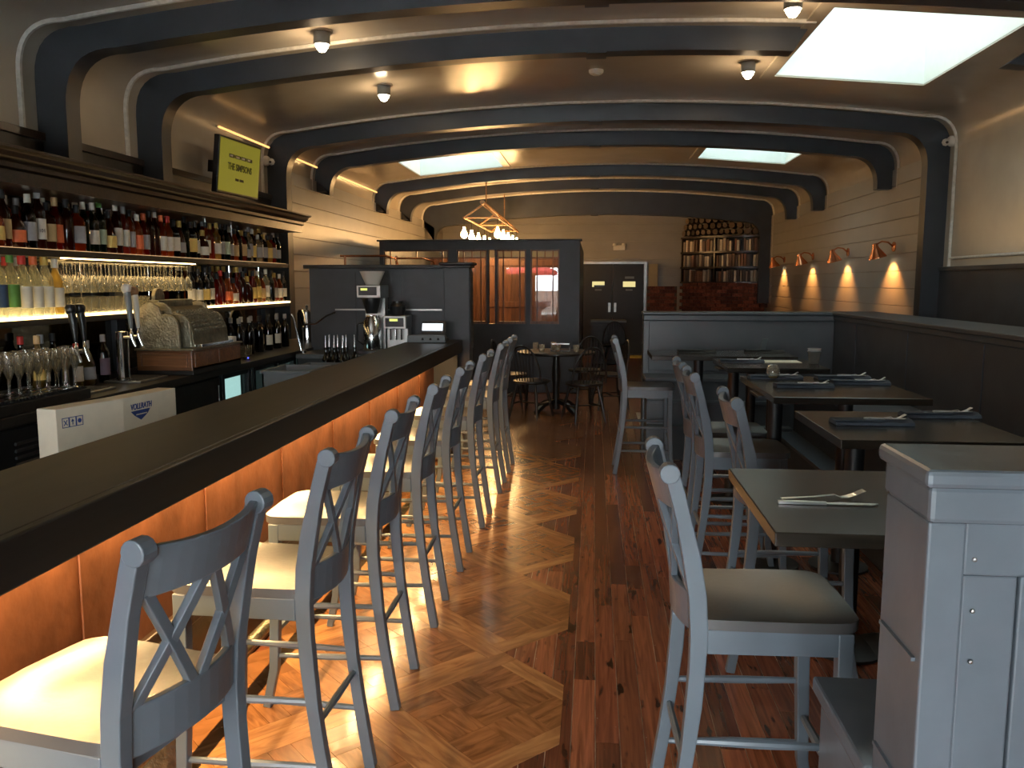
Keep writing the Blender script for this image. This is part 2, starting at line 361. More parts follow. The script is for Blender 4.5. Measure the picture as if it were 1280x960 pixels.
for k, (x0, x1, y0, y1) in enumerate(SKY):
    w = MB(); zt = 4.08
    for (a, b_) in (((x0, y0), (x1, y0)), ((x1, y0), (x1, y1)), ((x1, y1), (x0, y1)), ((x0, y1), (x0, y0))):
        d = Vector((b_[0] - a[0], b_[1] - a[1], 0)).normalized(); nrm = Vector((d.y, -d.x, 0)) * 0.02
        za, zb = ceil_z(a[0]) - .004, ceil_z(b_[0]) - .004
        A0 = Vector((*a, za)); B0 = Vector((*b_, zb)); A1 = Vector((*a, zt)); B1 = Vector((*b_, zt))
        w.add([A0, B0, B1, A1, A0 + nrm, B0 + nrm, B1 + nrm, A1 + nrm], [(0, 1, 2, 3), (7, 6, 5, 4), (0, 4, 5, 1), (1, 5, 6, 2), (2, 6, 7, 3), (3, 7, 4, 0)])
    so = struct(w.build('window_%d' % (k + 4), 'shaft_white'), ['large bright skylight shaft cutting through the near arch', 'rear skylight on the left of the ceiling', 'rear skylight on the right of the ceiling'][k])
    fr = MB()
    fr.box(x0 - .0, x1, (y0 + y1) / 2 - .012, (y0 + y1) / 2 + .012, 4.06, 4.09)
    if k == 1: fr.box(x0 + (x1 - x0) * .7 - .012, x0 + (x1 - x0) * .7 + .012, y0, y1, 3.6, 3.63)
    fr.build('glazing_bar', 'grey_plastic', so)
    MB().box(x0, x1, y0, y1, 4.095, 4.10).build('pane', 'skylight_acrylic', so)
    tr = MB(); e = 0.10           # flat border board round the opening
    for (a, b_, c, d) in ((x0 - e, x0, y0 - e, y1 + e), (x1, x1 + e, y0 - e, y1 + e), (x0, x1, y0 - e, y0), (x0, x1, y1, y1 + e)):
        vs = [(x, y, ceil_z(x) - dz) for dz in (0.0, 0.014) for y in (c, d) for x in (a, b_)]
        tr.add(vs, [(0, 2, 3, 1), (4, 5, 7, 6), (0, 1, 5, 4), (2, 6, 7, 3), (0, 4, 6, 2), (1, 3, 7, 5)])
    tr.build('trim_board', 'plaster', so)

def curve(iw, ic, r, zl, zr, nm=90):
    """cross-section line inset iw from the walls and ic from the ceiling, corners rounded by r"""
    xl, xr = LX + iw, RX - iw; cl, cr = ceil_z(xl + r) - ic, ceil_z(xr - r) - ic
    L_ = bez((xl, cl - r), (xl, cl + .01), (xl + r, cl), 10); R_ = bez((xr - r, cr), (xr, cr + .01), (xr, cr - r), 10)
    mid = [(x, ceil_z(x) - ic) for x in [xl + r + (xr - xl - 2 * r) * i / nm for i in range(1, nm)]]
    return [(xl, zl)] + L_ + mid + R_ + [(xr, zr)]
def inward(p, i):
    a, b_ = Vector(p[max(i - 1, 0)]), Vector(p[min(i + 1, len(p) - 1)]); d = (b_ - a).normalized(); return Vector((d.y, -d.x))
def arch(name, y0, y1, depth, pdepth, zl, zr, label, cut=None, bead=True):
    p = curve(0, -.015, .30, zl, zr); q_ = curve(pdepth, depth, .34, zl, zr); n = len(p)
    mb = MB(); runs = [(0, n - 1)]
    if cut:
        i0 = max(i for i in range(n) if q_[i][0] <= cut[0]); i1 = min(i for i in range(n) if q_[i][0] >= cut[1]); runs = [(0, i0), (i1, n - 1)]
    for a, b_ in runs:
        vs, fs = [], []
        for i in range(a, b_ + 1):
            o, q = p[i], q_[i]; vs += [(o[0], y0, o[1]), (q[0], y0, q[1]), (q[0], y1, q[1]), (o[0], y1, o[1])]
        m_ = b_ - a
        for i in range(m_):
            for k in range(4): fs.append((i * 4 + k, i * 4 + (k + 1) % 4, i * 4 + 4 + (k + 1) % 4, i * 4 + 4 + k))
        fs += [(0, 1, 2, 3), (m_ * 4 + 3, m_ * 4 + 2, m_ * 4 + 1, m_ * 4)]
        mb.add(vs, fs)
    o = struct(mb.build(name, 'beam_paint', smooth=True), label)
    jm = MB(); zc = ceil_z(0) - depth; jm.box(-.07, .07, y0 - .012, y1 + .012, zc - .012, zc + .13); jm.build('joint_sleeve', 'beam_paint', o)
    if bead:
        c = curve(0, 0, .30, zl, zr)
        for yb, r in ((y0 - .15, .020), (y1 + .12, .014)):
            for a, b_ in runs:
                pts = [(c[i][0] + inward(c, i).x * .004, yb, c[i][1] + inward(c, i).y * .004) for i in range(a, b_ + 1)]
                MB().tube(pts, r, 6).build('caulk_bead', 'caulk_bead', o, smooth=True)
    return o
arch('trim_1', 4.92, 5.06, .16, .19, 2.2, 1.2, 'nearest dark ceiling arch with pale bead lines')
arch('trim_2', 6.05, 6.19, .16, .19, 2.2, 1.2, 'dark ceiling arch cut through by the big skylight', cut=(1.39, 2.73))
arch('trim_3', 8.55, 8.70, .16, .20, 1.0, 0.02, 'dark ceiling arch with posts at the end of the bottle shelves')
arch('trim_4', 10.05, 10.19, .16, .18, 2.70, 2.66, 'dark ceiling arch behind the third, ending in short stubs')
arch('trim_5', 12.85, 12.99, .16, .18, 2.70, 2.66, 'dark ceiling arch just beyond the two rear skylights')
arch('trim_6', 14.55, 14.69, .16, .18, 2.70, 2.66, 'dark ceiling arch above the wooden chandelier')
arch('trim_7', 16.55, 16.75, .44, .22, 2.68, 1.2, 'deep dark ceiling arch in front of the far wall')

# side walls: plaster near, painted boards beyond the third arch
wl = struct(MB().box(LX - .15, LX, FY, BY, -.1, ZL).build('wall_left', 'plaster'), 'left wall behind the bar')
wr = struct(MB().box(RX, RX + .15, FY, BY, -.1, ZR).build('wall_right', 'plaster'), 'right wall with copper lamps')
wb = struct(MB().box(LX - .15, RX + .15, BY, BY + .15, -.1, 3.5).build('wall_back', 'plaster'), 'far wall of horizontal boards')
bh = 0.192
def boards(parent, side):
    z = 0.0; k = 0
    while z < 2.8:
        z1 = min(z + bh - .006, (ZL if side < 0 else ZR) - .002)
        if z1 - z > .02:
            a, b_ = (8.72, BY) if side > 0 else (8.72, BY)
            x0, x1 = (LX, LX + .018) if side < 0 else (RX - .018, RX)
            MB().box(x0, x1, a, b_, z, z1).build('board', 'shiplap_paint', parent, bevel=.003)
        z += bh
boards(wl, -1); boards(wr, 1)
z = 0.0
while z < 3.3:
    MB().box(LX + .02, RX - .02, BY - .018, BY, z, min(z + bh - .006, 3.3)).build('board', 'shiplap_paint', wb, bevel=.003); z += bh
MB().box(RX - .03, RX, FY, 8.55, 0, 1.74).build('wainscot', 'charcoal_paint', wr)
mb = MB(); mb.box(RX - .045, RX, FY, 8.55, 1.71, 1.75); mb.build('chair_rail', 'charcoal_paint', wr, bevel=.004)
for (a, b_) in ((6.33, 8.40), (2.2, 5.95)):
    zt, zb = ZR - .02, 1.83
    MB().tube([(RX - .004, b_, zt), (RX - .004, b_, zb), (RX - .004, a, zb), (RX - .004, a, zt)], .014, 6).build('panel_bead', 'caulk_bead', wr, smooth=True)
MB().box(LX, LX + .03, 1.0, 8.55, 0, 2.50).build('wainscot', 'black_wood', wl)
MB().box(LX, LX + .045, 1.0, 8.55, 2.46, 2.51).build('wainscot_cap', 'walnut', wl, bevel=.004)

# street front behind the camera: unseen windows, widths and heads set to aim the daylight
fw = MB(); xs = [LX - .15] + [v for w in FRONT for v in w[:2]] + [RX + .15]
for i in range(0, len(xs), 2): fw.box(xs[i], xs[i + 1], FY - .2, FY, -.1, 3.6)
for x0, x1, z0, z1 in FRONT: fw.box(x0, x1, FY - .2, FY, -.1, z0); fw.box(x0, x1, FY - .2, FY, z1, 3.6)
wf = struct(fw.build('wall_front', 'charcoal_paint'))
for k, (x0, x1, z0, z1) in enumerate(FRONT):
    f = MB(); e = .05
    f.box(x0, x0 + e, FY - .14, FY - .06, z0, z1); f.box(x1 - e, x1, FY - .14, FY - .06, z0, z1); f.box(x0 + e, x1 - e, FY - .14, FY - .06, z0, z0 + e); f.box(x0 + e, x1 - e, FY - .14, FY - .06, z1 - e, z1)
    wo = struct(f.build('window_%d' % (k + 1), 'redwood'), 'street window behind the viewer')
    MB().box(x0 + e, x1 - e, FY - .105, FY - .10, z0 + e, z1 - e).build('pane', 'pane_glass', wo)
struct(MB().box(-14, 14, -24, FY - .2, -.25, -.12).build('street_ground', 'bounce_pavement'), 'unseen street outside, paled to bounce daylight inside')
struct(MB().box(-14, 14, -25, -24, -.12, 1.1).build('facade_across_street', 'facade'), 'low brown wall across the street')

# floor: base slab, oak panels on the bar side, old pine planks on the table side
floor = struct(MB().box(LX - .15, RX + .15, FY - .2, BY + .15, -.12, -.012).build('floor', 'heart_pine'), 'worn wooden floor of oak panels and pine planks')
PSH = {}
def strip(name, mat, L_, w_, key, loc, rz, parent):
    k = (key, round(L_, 3), round(w_, 3))
    if k not in PSH:
        g = .0006 if key == 'oak' else .0016; PSH[k] = MB().box(-L_ / 2 + g, L_ / 2 - g, -w_ / 2 + g, w_ / 2 - g, -.012, 0).mesh(name, mat)
    return put(name, PSH[k], parent, loc, rot=(0, 0, rz))
def clip(poly, xm):
    out = []
    for i in range(len(poly)):
        a, b_ = poly[i], poly[(i + 1) % len(poly)]
        if a[0] <= xm: out.append(a)
        if (a[0] <= xm) != (b_[0] <= xm):
            t_ = (xm - a[0]) / (b_[0] - a[0]); out.append((xm, a[1] + t_ * (b_[1] - a[1])))
    return out
DG = .485; SIDE = DG * math.sqrt(2); BW = .088; CELL = (SIDE - 2 * BW) / 3
pieces = []
for i, cx in enumerate((-.37, -.855, -1.34)):
    for j in range(-2, 9):
        cy = 2.935 + .97 * j + (.485 if i % 2 else 0)
        c45 = math.sqrt(.5)
        def tow(u, v): return (cx + (u - v) * c45, cy + (u + v) * c45)
        h = SIDE / 2
        loc = []
        loc += [(0 - BW / 2, -h + BW / 2, SIDE - BW, BW, 0), (h - BW / 2, -BW / 2, SIDE - BW, BW, 1), (BW / 2, h - BW / 2, SIDE - BW, BW, 0), (-h + BW / 2, BW / 2, SIDE - BW, BW, 1)]
        for a in range(3):
            for b_ in range(3):
                u0, v0 = -h + BW + CELL * (a + .5), -h + BW + CELL * (b_ + .5); vert = (a + b_) % 2
                for s_ in (-1, 1):
                    loc.append((u0 + (s_ * CELL / 4 if vert else 0), v0 + (0 if vert else s_ * CELL / 4), CELL, CELL / 2, vert))
        for u, v, L_, w_, vert in loc:
            x, y = tow(u, v)
            pieces.append((x, y, L_, w_, PI / 4 + (PI / 2 if vert else 0)))
pieces = [p for p in pieces if p[0] - .2 < -.1 and 1.0 < p[1] < 10.2]
pieces.sort(key=lambda p: (p[0] ** 2 + p[1] ** 2 if p[1] > 2.2 and p[0] > -1.25 else 99 + p[1]))
stuff = MB()
for k, (x, y, L_, w_, a) in enumerate(pieces):
    ca, sa = math.cos(a), math.sin(a); g = .0006
    poly = [(x + ca * u - sa * v, y + sa * u + ca * v) for u, v in ((-L_ / 2 + g, -w_ / 2 + g), (L_ / 2 - g, -w_ / 2 + g), (L_ / 2 - g, w_ / 2 - g), (-L_ / 2 + g, w_ / 2 - g))]
    cut = max(q[0] for q in poly) > -.1
    if cut:
        poly = clip(poly, -.1)
        if len(poly) < 3: continue
    if k < 300:
        mt_ = 'oak_border' if L_ > .4 else 'oak'
        if not cut: strip('parquet_strip', mt_, L_, w_, 'oak', (x, y, 0), a, floor)
        else:
            lp = [((px - x) * ca + (py - y) * sa, -(px - x) * sa + (py - y) * ca) for px, py in poly]
            o = MB().prism(lp, -.012, 0).build('parquet_strip', mt_, floor, (x, y, 0)); o.rotation_euler = (0, 0, a)
    else: stuff.prism(poly, -.012, 0)
tag(stuff.build('parquet_field', 'oak_far', floor), kind='stuff')
PW = .086; cnt = 0; rest = MB()
cand = []
MB().box(-.40, 2.2, 1.1, 10.3, -.0115, -.0045).build('seam_filler', 'seam_dust', floor)
for c in range(31):
    x = -.405 + PW * c + PW / 2; y = 1.1 + random.random() * .8
    if x > 2.15: break
    ymax = 10.2 if x < .5 else 7.3
    while y < ymax:
        L_ = random.choice((.36, .7, .95, 1.25, 1.25, 1.6)); cand.append((x, y + L_ / 2, L_)); y += L_
cand.sort(key=lambda p: (p[0] > 1.0, p[1]))
for k, (x, y, L_) in enumerate(cand):
    if k < 300: strip('floor_plank', 'heart_pine', L_, PW, 'pine', (x, y, -.002), PI / 2, floor)
    else: rest.box(x - PW / 2, x + PW / 2, y - L_ / 2, y + L_ / 2, -.012, -.002)
if rest.v: tag(rest.build('plank_field', 'heart_pine', floor), kind='stuff')
#PART3
# ------------------------------------------------------------------ bar counter
bar = thing('bar_counter', 'long dark wooden bar counter with copper front and glowing underside', 'bar counter', (-1.21, 0, 0))
BY0, BY1 = .6, 7.62
MB().box(-.46, -.03, BY0, BY1, 1.03, 1.07).build('counter_top', 'bar_top_wood', bar, bevel=.004)
MB().box(-.03, 0, BY0, BY1, .955, 1.07).build('front_edge', 'bar_edge_wood', bar, bevel=.005)
MB().box(-.40, -.03, BY0, BY1, .985, 1.03).build('under_frame', 'black_wood', bar)
yy = BY0
while yy < BY1 - .1:
    y1 = min(yy + .78, BY1 - .05)
    MB().box(-.262, -.25, yy + .001, y1 - .001, .40, .985).build('copper_panel', 'copper_sheet', bar); 
    MB().tube([(-.247, y1, .42), (-.247, y1, .98)], .004, 6).build('panel_seam', 'copper_sheet', bar)
    yy = y1
mb = MB(); mb.box(-.26, -.225, BY0, BY1 - .05, .395, .44); mb.box(-.26, -.235, BY0, BY1 - .05, .355, .395); mb.build('base_moulding', 'walnut', bar, bevel=.006)
MB().box(-.27, -.25, BY0, BY1 - .05, 0, .36).build('kick_board', 'walnut', bar)
MB().box(-.40, -.27, BY0, BY1 - .05, 0, .985).build('carcass', 'black_wood', bar)
MB().box(-.40, -.25, BY1 - .05, BY1, 0, .985).build('end_panel', 'black_wood', bar)
MB().box(-.25, -.03, 7.50, 7.55, .25, .985).build('led_stop', 'black_paint', bar)  # black panel added to keep the strip's glow off the post
MB().box(-.20, -.18, BY0 + .1, BY1 - .6, .978, .985).build('led_strip', 'led_amber', bar)
for k in range(4):
    a = BY0 + .1 + k * 1.58; arealight('bar_led_light', (-.17, a + .79, .972), (0, math.radians(8), 0), .02, 1.58, 28.0, (1.0, .64, .27), parent=bar)
rail = thing('foot_rail', 'brass foot rail running along the foot of the bar', 'rail', (-1.33, 0, 0))
MB().tube([(0, BY0, .19), (0, BY1 - .1, .19)], .025, 10).build('tube', 'tarnished_brass', rail, smooth=True)
for k in range(6):
    y = 1.2 + k * 1.2; MB().box(-.13, .01, y - .015, y + .015, .03, .19).build('bracket', 'tarnished_brass', rail)

# ------------------------------------------------------------------ stools
def stool():
    t = thing('bar_stool', 'x', 'bar stool')
    def back(zz): # y of the back posts at height z (bowed legs)
        if zz < .72: u = zz / .72; return -.275 + .075 * math.sin(u * PI / 2)
        u = (zz - .72) / .42; return -.20 - .085 * u ** 1.5
    def px(zz): return .168 + .014 * zz / 1.14
    zs = [0, .12, .25, .38, .5, .6, .7, .8, .9, 1.0, 1.08, 1.125]
    for s in (-1, 1):
        mb = MB(); mb.bar([(s * px(z), back(z), z) for z in zs], .034, [.036 if z < .4 else .042 if z < .7 else .046 if z < .95 else .038 for z in zs], (1, 0, 0))
        # rolled top end
        R = Matrix.Rotation(PI / 2, 3, 'Y'); c = Vector((s * px(1.12), back(1.12) - .006, 1.122)); sg = 14
        vs = [c + Vector((h, .026 * math.cos(2 * PI * k / sg), .026 * math.sin(2 * PI * k / sg))) for h in (-.019, .019) for k in range(sg)]
        mb.add(vs, [tuple(range(sg)), tuple(range(2 * sg - 1, sg - 1, -1))] + [(k, (k + 1) % sg, sg + (k + 1) % sg, sg + k) for k in range(sg)])
        mb.build('back_post', 'slate_paint', t, bevel=.003)
        MB().bar([(s * .178, .168, .713), (s * .180, .172, .45), (s * .186, .185, .15), (s * .195, .215, 0)], [.04, .038, .034, .03], [.04, .038, .034, .03], (1, 0, 0)).build('front_leg', 'slate_paint', t, bevel=.004)
        for z in (.20, .40):
            zb = z; a = (s * px(zb), back(zb), zb); fy = .183 - .02 * z
            MB().tube([a, (s * .18, -.03, zb), (s * .185, fy, zb)], [.009, .0125, .009], 8).build('stretcher', 'slate_paint', t, smooth=True)
    MB().tube([(-.185, .18, .29), (0, .18, .29), (.185, .18, .29)], [.011, .015, .011], 8).build('footrest', 'slate_paint', t, smooth=True)
    MB().tube([(-.17, back(.33), .33), (0, back(.33), .33), (.17, back(.33), .33)], [.009, .012, .009], 8).build('stretcher', 'slate_paint', t, smooth=True)
    # curved rails: the middle bows backwards
    def rail(z0, z1, nm, th=.02, crown=0.0):
        xs = [-.17 + .34 * i / 10 for i in range(11)]; vs, fs = [], []
        for x in xs:
            bow = .038 * (1 - (x / .17) ** 2); cr = crown * (1 - (x / .17) ** 2)
            for (yo, z) in ((-th / 2, z0), (th / 2, z0), (th / 2, z1 + cr), (-th / 2, z1 + cr)):
                vs.append((x, back(z) - bow + yo, z))
        for i in range(10):
            for k in range(4): fs.append((i * 4 + k, i * 4 + (k + 1) % 4, i * 4 + 4 + (k + 1) % 4, i * 4 + 4 + k))
        fs += [(0, 1, 2, 3), (43, 42, 41, 40)]
        MB().add(vs, fs).build(nm, 'slate_paint', t, bevel=.004)
    rail(1.02, 1.128, 'crest_rail', .022, -.012); rail(.695, .80, 'lower_rail')
    def yb(x, z): return back(z) - .038 * (1 - (x / .17) ** 2)
    for (xa, xb) in ((-.15, -.01), (-.012, -.148), (.012, .148), (.15, .01)):
        pts = []
        for i in range(6):
            u = i / 5; x = xa + (xb - xa) * u; z = 1.03 + (.79 - 1.03) * u; pts.append((x, yb(x, z), z))
        d = Vector((pts[-1][0] - pts[0][0], 0, pts[-1][2] - pts[0][2])).normalized()
        MB().bar(pts, .024, .018, (d.z, 0, -d.x)).build('cross_slat', 'slate_paint', t, bevel=.002)
    # saddle seat
    n = 14; vs, fs = [], []
    for zt in (1, 0):
        for j in range(n + 1):
            v = j / n * 2 - 1
            for i in range(n + 1):
                u = i / n * 2 - 1; hw = .205 - .012 * (1 - v) / 2 - .012 * max(0, v) ** 3
                k = max(0, abs(u) ** 12 + abs(v) ** 12 - 1); rr = 1 / (1 + .07 * k)
                x = u * hw * rr; y = v * .21 * rr
                dish = -.016 * (1 - u * u) * max(0, 1 - (v + .15) ** 2) + .006 * (v > .3) * (1 - abs(u)) * v
                vs.append((x, y, (.742 + dish) if zt else .714))
    m_ = (n + 1) ** 2
    for j in range(n):
        for i in range(n):
            a = j * (n + 1) + i; fs.append((a, a + 1, a + n + 2, a + n + 1)); fs.append((m_ + a, m_ + a + n + 1, m_ + a + n + 2, m_ + a + 1))
    ring = [i for i in range(n + 1)] + [j * (n + 1) + n for j in range(1, n + 1)] + [n * (n + 1) + i for i in range(n - 1, -1, -1)] + [j * (n + 1) for j in range(n - 1, 0, -1)]
    fs += [(ring[k], m_ + ring[k], m_ + ring[(k + 1) % len(ring)], ring[(k + 1) % len(ring)]) for k in range(len(ring))]
    MB().add(vs, fs).build('seat', 'stool_seat_paint', t, smooth=True)
    for (a, b_, c, d) in ((-.17, .17, .155, .175), (-.17, .17, -.19, -.172), (-.196, -.178, -.18, .16), (.178, .196, -.18, .16)):
        MB().box(a, b_, c, d, .650, .715).build('apron', 'slate_paint', t, bevel=.003)
    return t
st = stool()
near_l = ['grey wooden bar stool nearest the viewer at the bar, turned slightly', 'second grey wooden stool from the viewer along the bar', 'third grey wooden stool from the viewer along the bar', 'fourth grey wooden stool from the viewer along the bar',
          'fifth grey wooden stool from the viewer along the bar', 'sixth grey wooden stool from the viewer along the bar', 'seventh grey wooden stool from the viewer along the bar', 'grey wooden stool at the far end of the bar']
G = 'cross-back stools lined up at the bar'
# rest position: seat centre; local +Y faces the bar for the left row
for k, (x, y, rz) in enumerate([(-1.045, 1.60, 90 - 12), (-1.00, 2.37, 90 - 2), (-1.0, 3.07, 90), (-1.0, 3.82, 90 + 1), (-.995, 4.58, 90), (-.98, 5.42, 90 - 1), (-.97, 6.32, 90), (-.97, 7.02, 90)]):
    if k == 0:
        st.location = (x, y, 0); st.rotation_euler = (0, 0, math.radians(rz)); st['label'] = near_l[0]; st['group'] = G
    else: dup(st, (x, y, 0), math.radians(rz), near_l[k], G)
for (x, y, rz, lb) in [(.475, 2.27, -88, 'grey wooden stool pulled up to the near table with bare fork and knife'),
                       (.855, 3.5, -90, 'grey wooden stool at the second table, back rising behind the near table'),
                       (.80, 4.42, -90, 'nearer of two grey stools at the long four-place table'),
                       (.80, 4.98, -90, 'farther of two grey stools at the long four-place table'),
                       (.47, 7.05, -90, 'lone grey stool by the aisle at the far booth table')]:
    dup(st, (x, y, 0), math.radians(rz), lb, 'cross-back stools at the tables')

# ------------------------------------------------------------------ booths
def booth(name, label, loc, w, face, endcap=True, boards_on=True, paint='booth_paint'):
    """high-backed bench, local: back panel along X from 0 to w at y 0..0.2, seat on +Y side if face>0 else -Y"""
    t = thing(name, label, 'booth bench', loc); f = face
    def Y(a, b_): return (a, b_) if f > 0 else (-b_, -a)
    MB().box(.02, w, *Y(.02, .16), 0, 1.25).build('back_core', paint, t)
    mb = MB(); mb.box(-.012, w, *Y(-.015, .20), 1.300, 1.328); mb.box(-.002, w, *Y(-.005, .19), 1.245, 1.302); mb.build('cap', paint, t, bevel=.008)
    MB().box(0, .055, *Y(0, .18), 0, 1.246).build('end_stile', paint, t, bevel=.004)
    MB().box(.055, w, *Y(.004, .02), 1.165, 1.246).build('top_rail', paint, t, bevel=.003)
    x = .055; k = 0
    while x < w - .01:
        x1 = min(x + (.082 if k == 0 else .12), w); MB().box(x + .002, x1 - .002, *Y(.008, .02), .02, 1.164).build('panel_board', paint, t, bevel=.003); x = x1; k += 1
    MB().box(.055, w, *Y(.16, .175), .78, 1.246).build('inner_panel', paint, t, bevel=.003)
    for z in (1.02, .80): MB().box(-.006, .001, *Y(.02, .165), z, z + .006).build('end_batten', paint, t)
    for (x, z) in ((.07, 1.19), (.072, 1.11), (.074, 1.03)):
        vs = MB(); yy = -.001 if f > 0 else .001
        vs.lathe([(0, 0), (.004, 0), (.003, .002), (0, .0025)], 8); o = vs.build('screw_head', 'steel', t, (x, (.004 if f > 0 else -.004), z), smooth=True); o.rotation_euler = (PI / 2 * (1 if f > 0 else -1), 0, 0)
    return t, Y
bn, Y = booth('booth_bench', 'grey painted booth back nearest the viewer, its planked rear facing us', (.50, 1.25, 0), 1.70, 1)
MB().box(-.015, 1.72, *Y(.175, .52), .715, .75).build('seat', 'booth_paint', bn, bevel=.006)
MB().box(.01, 1.72, *Y(.175, .50), 0, .715).build('seat_base', 'booth_paint', bn)
MB().box(.0, .012, *Y(.18, .50), .02, .71).build('end_panel', 'booth_paint', bn, bevel=.003)
bf, Y = booth('booth_bench', 'grey painted booth bench across the far end of the tables', (.47, 8.02, 0), 1.73, -1, paint='booth_dimmed')
MB().box(-.0, 1.28, *Y(.175, .55), .715, .75).build('seat', 'booth_dimmed', bf, bevel=.006)
MB().box(.02, 1.28, *Y(.175, .53), 0, .715).build('seat_base', 'booth_dimmed', bf)
for z in (.30, .52): MB().box(.02, 1.28, *Y(.53, .56 + (.1 if z < .4 else 0)), z, z + .03).build('foot_ledge', 'booth_dimmed', bf, bevel=.004)
br = thing('booth_bench', 'long dark booth bench running along the right side of the tables', 'booth bench', (2.2, 0, 0))
MB().box(0, .12, 1.46, 8.02, 0, 1.30).build('back_panel', 'charcoal_paint', br)
mb = MB(); mb.box(-.03, .42, 1.46, 8.06, 1.30, 1.33); mb.box(-.015, .14, 1.46, 8.05, 1.26, 1.30); mb.build('cap', 'charcoal_paint', br, bevel=.006)
MB().box(.36, .40, 1.46, 8.02, 0, 1.30).build('rear_panel', 'charcoal_paint', br)
for y in (2.6, 3.75, 4.9, 6.05, 7.2): MB().box(-.006, .001, y - .004, y + .004, .78, 1.25).build('batten', 'charcoal_paint', br)
MB().box(-.45, 0, 1.78, 7.46, .715, .75).build('seat', 'booth_dimmed', br, bevel=.006)
MB().box(-.42, 0, 1.78, 7.46, 0, .715).build('seat_base', 'charcoal_paint', br)
MB().box(-.60, -.42, 1.78, 7.46, .27, .30).build('foot_ledge', 'booth_dimmed', br, bevel=.004)
MB().box(-.585, -.42, 1.78, 7.46, .0, .27).build('foot_ledge_base', 'charcoal_paint', br)

# ------------------------------------------------------------------ tables
def table(x0, x1, y0, y1, label, cols=True, ins=.10, dy=0.0):
    cx, cy = (x0 + x1) / 2, (y0 + y1) / 2; t = thing('dining_table', label, 'table', (cx, cy, 0), group='tall dark tables of the booth')
    a, b_ = (x1 - x0) / 2, (y1 - y0) / 2
    MB().box(-a, a, -b_, b_, .985, 1.02).build('table_top', 'table_wood', t, bevel=.003)
    for sx_ in ((-a + ins, a - .30) if cols else (0.15,)):
        MB().tube([(sx_, dy, .03), (sx_, dy, .985)], .04, 16).build('column', 'black_paint', t, smooth=True)
        MB().lathe([(0, 0), (.16, 0), (.16, .012), (.05, .03), (0, .03)], 20, (sx_, dy, 0)).build('foot_plate', 'black_paint', t, smooth=True)
        MB().box(sx_ - .12, sx_ + .12, dy - .12, dy + .12, .973, .985).build('mount_plate', 'black_paint', t)
    return t
table(.43, 1.20, 1.93, 2.61, 'dark wooden table nearest the viewer, with a bare fork and knife', False)
table(.92, 1.62, 3.13, 3.84, 'dark table with two blue napkin rolls just beyond the near booth', ins=.20, dy=.12)
table(.92, 1.70, 4.29, 5.26, 'long dark table with four napkin rolls and a round glass votive', dy=-.07)
table(.92, 1.60, 5.75, 6.47, 'dark table holding the paper menu and clear plastic cup')
table(.47, 1.60, 6.64, 7.22, 'dark table against the far booth bench with two black rolls', ins=.40)
TZ = 1.0205
def fork(parent, L_=.2):
    mb = MB(); mb.bar([(-L_ / 2, 0, .004), (-L_ * .42, 0, .005), (-L_ * .1, 0, .008), (L_ * .14, 0, .013), (L_ * .22, 0, .006), (L_ * .3, 0, .007), (L_ * .40, 0, .014)], [.014, .013, .007, .006, .012, .022, .022], .0022, (0, 1, 0))
    for k in range(4): y = -.0096 + k * .0064; mb.bar([(L_ * .39, y, .0135), (L_ * .45, y, .02), (L_ * .5, y, .024)], .0032, .002, (0, 1, 0))
    return mb
def knife(L_=.24):
    mb = MB(); mb.bar([(-L_ / 2, 0, .004), (-L_ * .3, 0, .0045), (-L_ * .02, 0, .004)], [.013, .016, .010], .007, (0, 1, 0))
    mb.bar([(-L_ * .03, 0, .004), (L_ * .1, 0, .004), (L_ * .42, 0, .004), (L_ * .5, .006, .004)], [.01, .018, .018, .004], .002, (0, 1, 0)); return mb
f = tag(fork(None, .225).build('fork', 'silverware', None, (.62, 2.245, TZ), smooth=True), 'steel fork lying on the near table', 'fork'); f.rotation_euler = (0, 0, math.radians(8))
k_ = tag(knife(.255).build('knife', 'silverware', None, (.62, 2.19, TZ), smooth=True), 'steel table knife beside the fork on the near table', 'knife'); k_.rotation_euler = (0, 0, math.radians(-1))
def napkin(x, y, rz, label, mat='napkin_cloth', shine=True):
    t = thing('napkin_roll', label, 'napkin', (x, y, TZ), math.radians(rz), 'napkin rolls laid on the tables')
    n = 12; vs, fs = [], []
    prof = [(-.055, .001), (-.05, .013), (-.02, .021), (.015, .022), (.045, .014), (.055, .001)]
    for i in range(n + 1):
        x_ = -.155 + .31 * i / n; wob = 1 + .06 * math.sin(i * 2.1) + (.12 * (i / n - .5)); h = 1 + .1 * math.sin(i * 1.7)
        vs += [(x_, a * wob, c * h) for a, c in prof]
    for i in range(n):
        for k in range(5): fs.append((i * 6 + k, i * 6 + k + 1, i * 6 + 7 + k, i * 6 + 6 + k))
        fs.append((i * 6 + 5, i * 6, i * 6 + 6, i * 6 + 11))
    fs += [tuple(range(6)), tuple(range(n * 6 + 5, n * 6 - 1, -1))]
    MB().add(vs, fs).build('cloth', mat, t, smooth=True)
    MB().box(-.16, .05, -.052, .02, .0205, .0235).build('fold', mat, t, bevel=.001)
    if shine:
        fk = fork(None, .16); o = fk.build('fork', 'silverware', t, (.06, .005, .016), smooth=True); 
        o = knife(.17).build('knife', 'silverware', t, (.05, -.022, .0225), smooth=True)
    return t
napkin(1.145, 3.50, 2, 'blue-grey napkin roll on the left of the second table')
napkin(1.50, 3.72, 3, 'blue-grey napkin roll on the right of the second table, beside the bench')
napkin(1.17, 4.72, 2, 'near left napkin roll on the long four-place table')
napkin(1.53, 4.90, -2, 'near right napkin roll on the long four-place table')
napkin(1.10, 5.12, 3, 'dark napkin roll behind the votive at the far left of the long table')
napkin(1.50, 5.14, 2, 'far right napkin roll on the long four-place table')
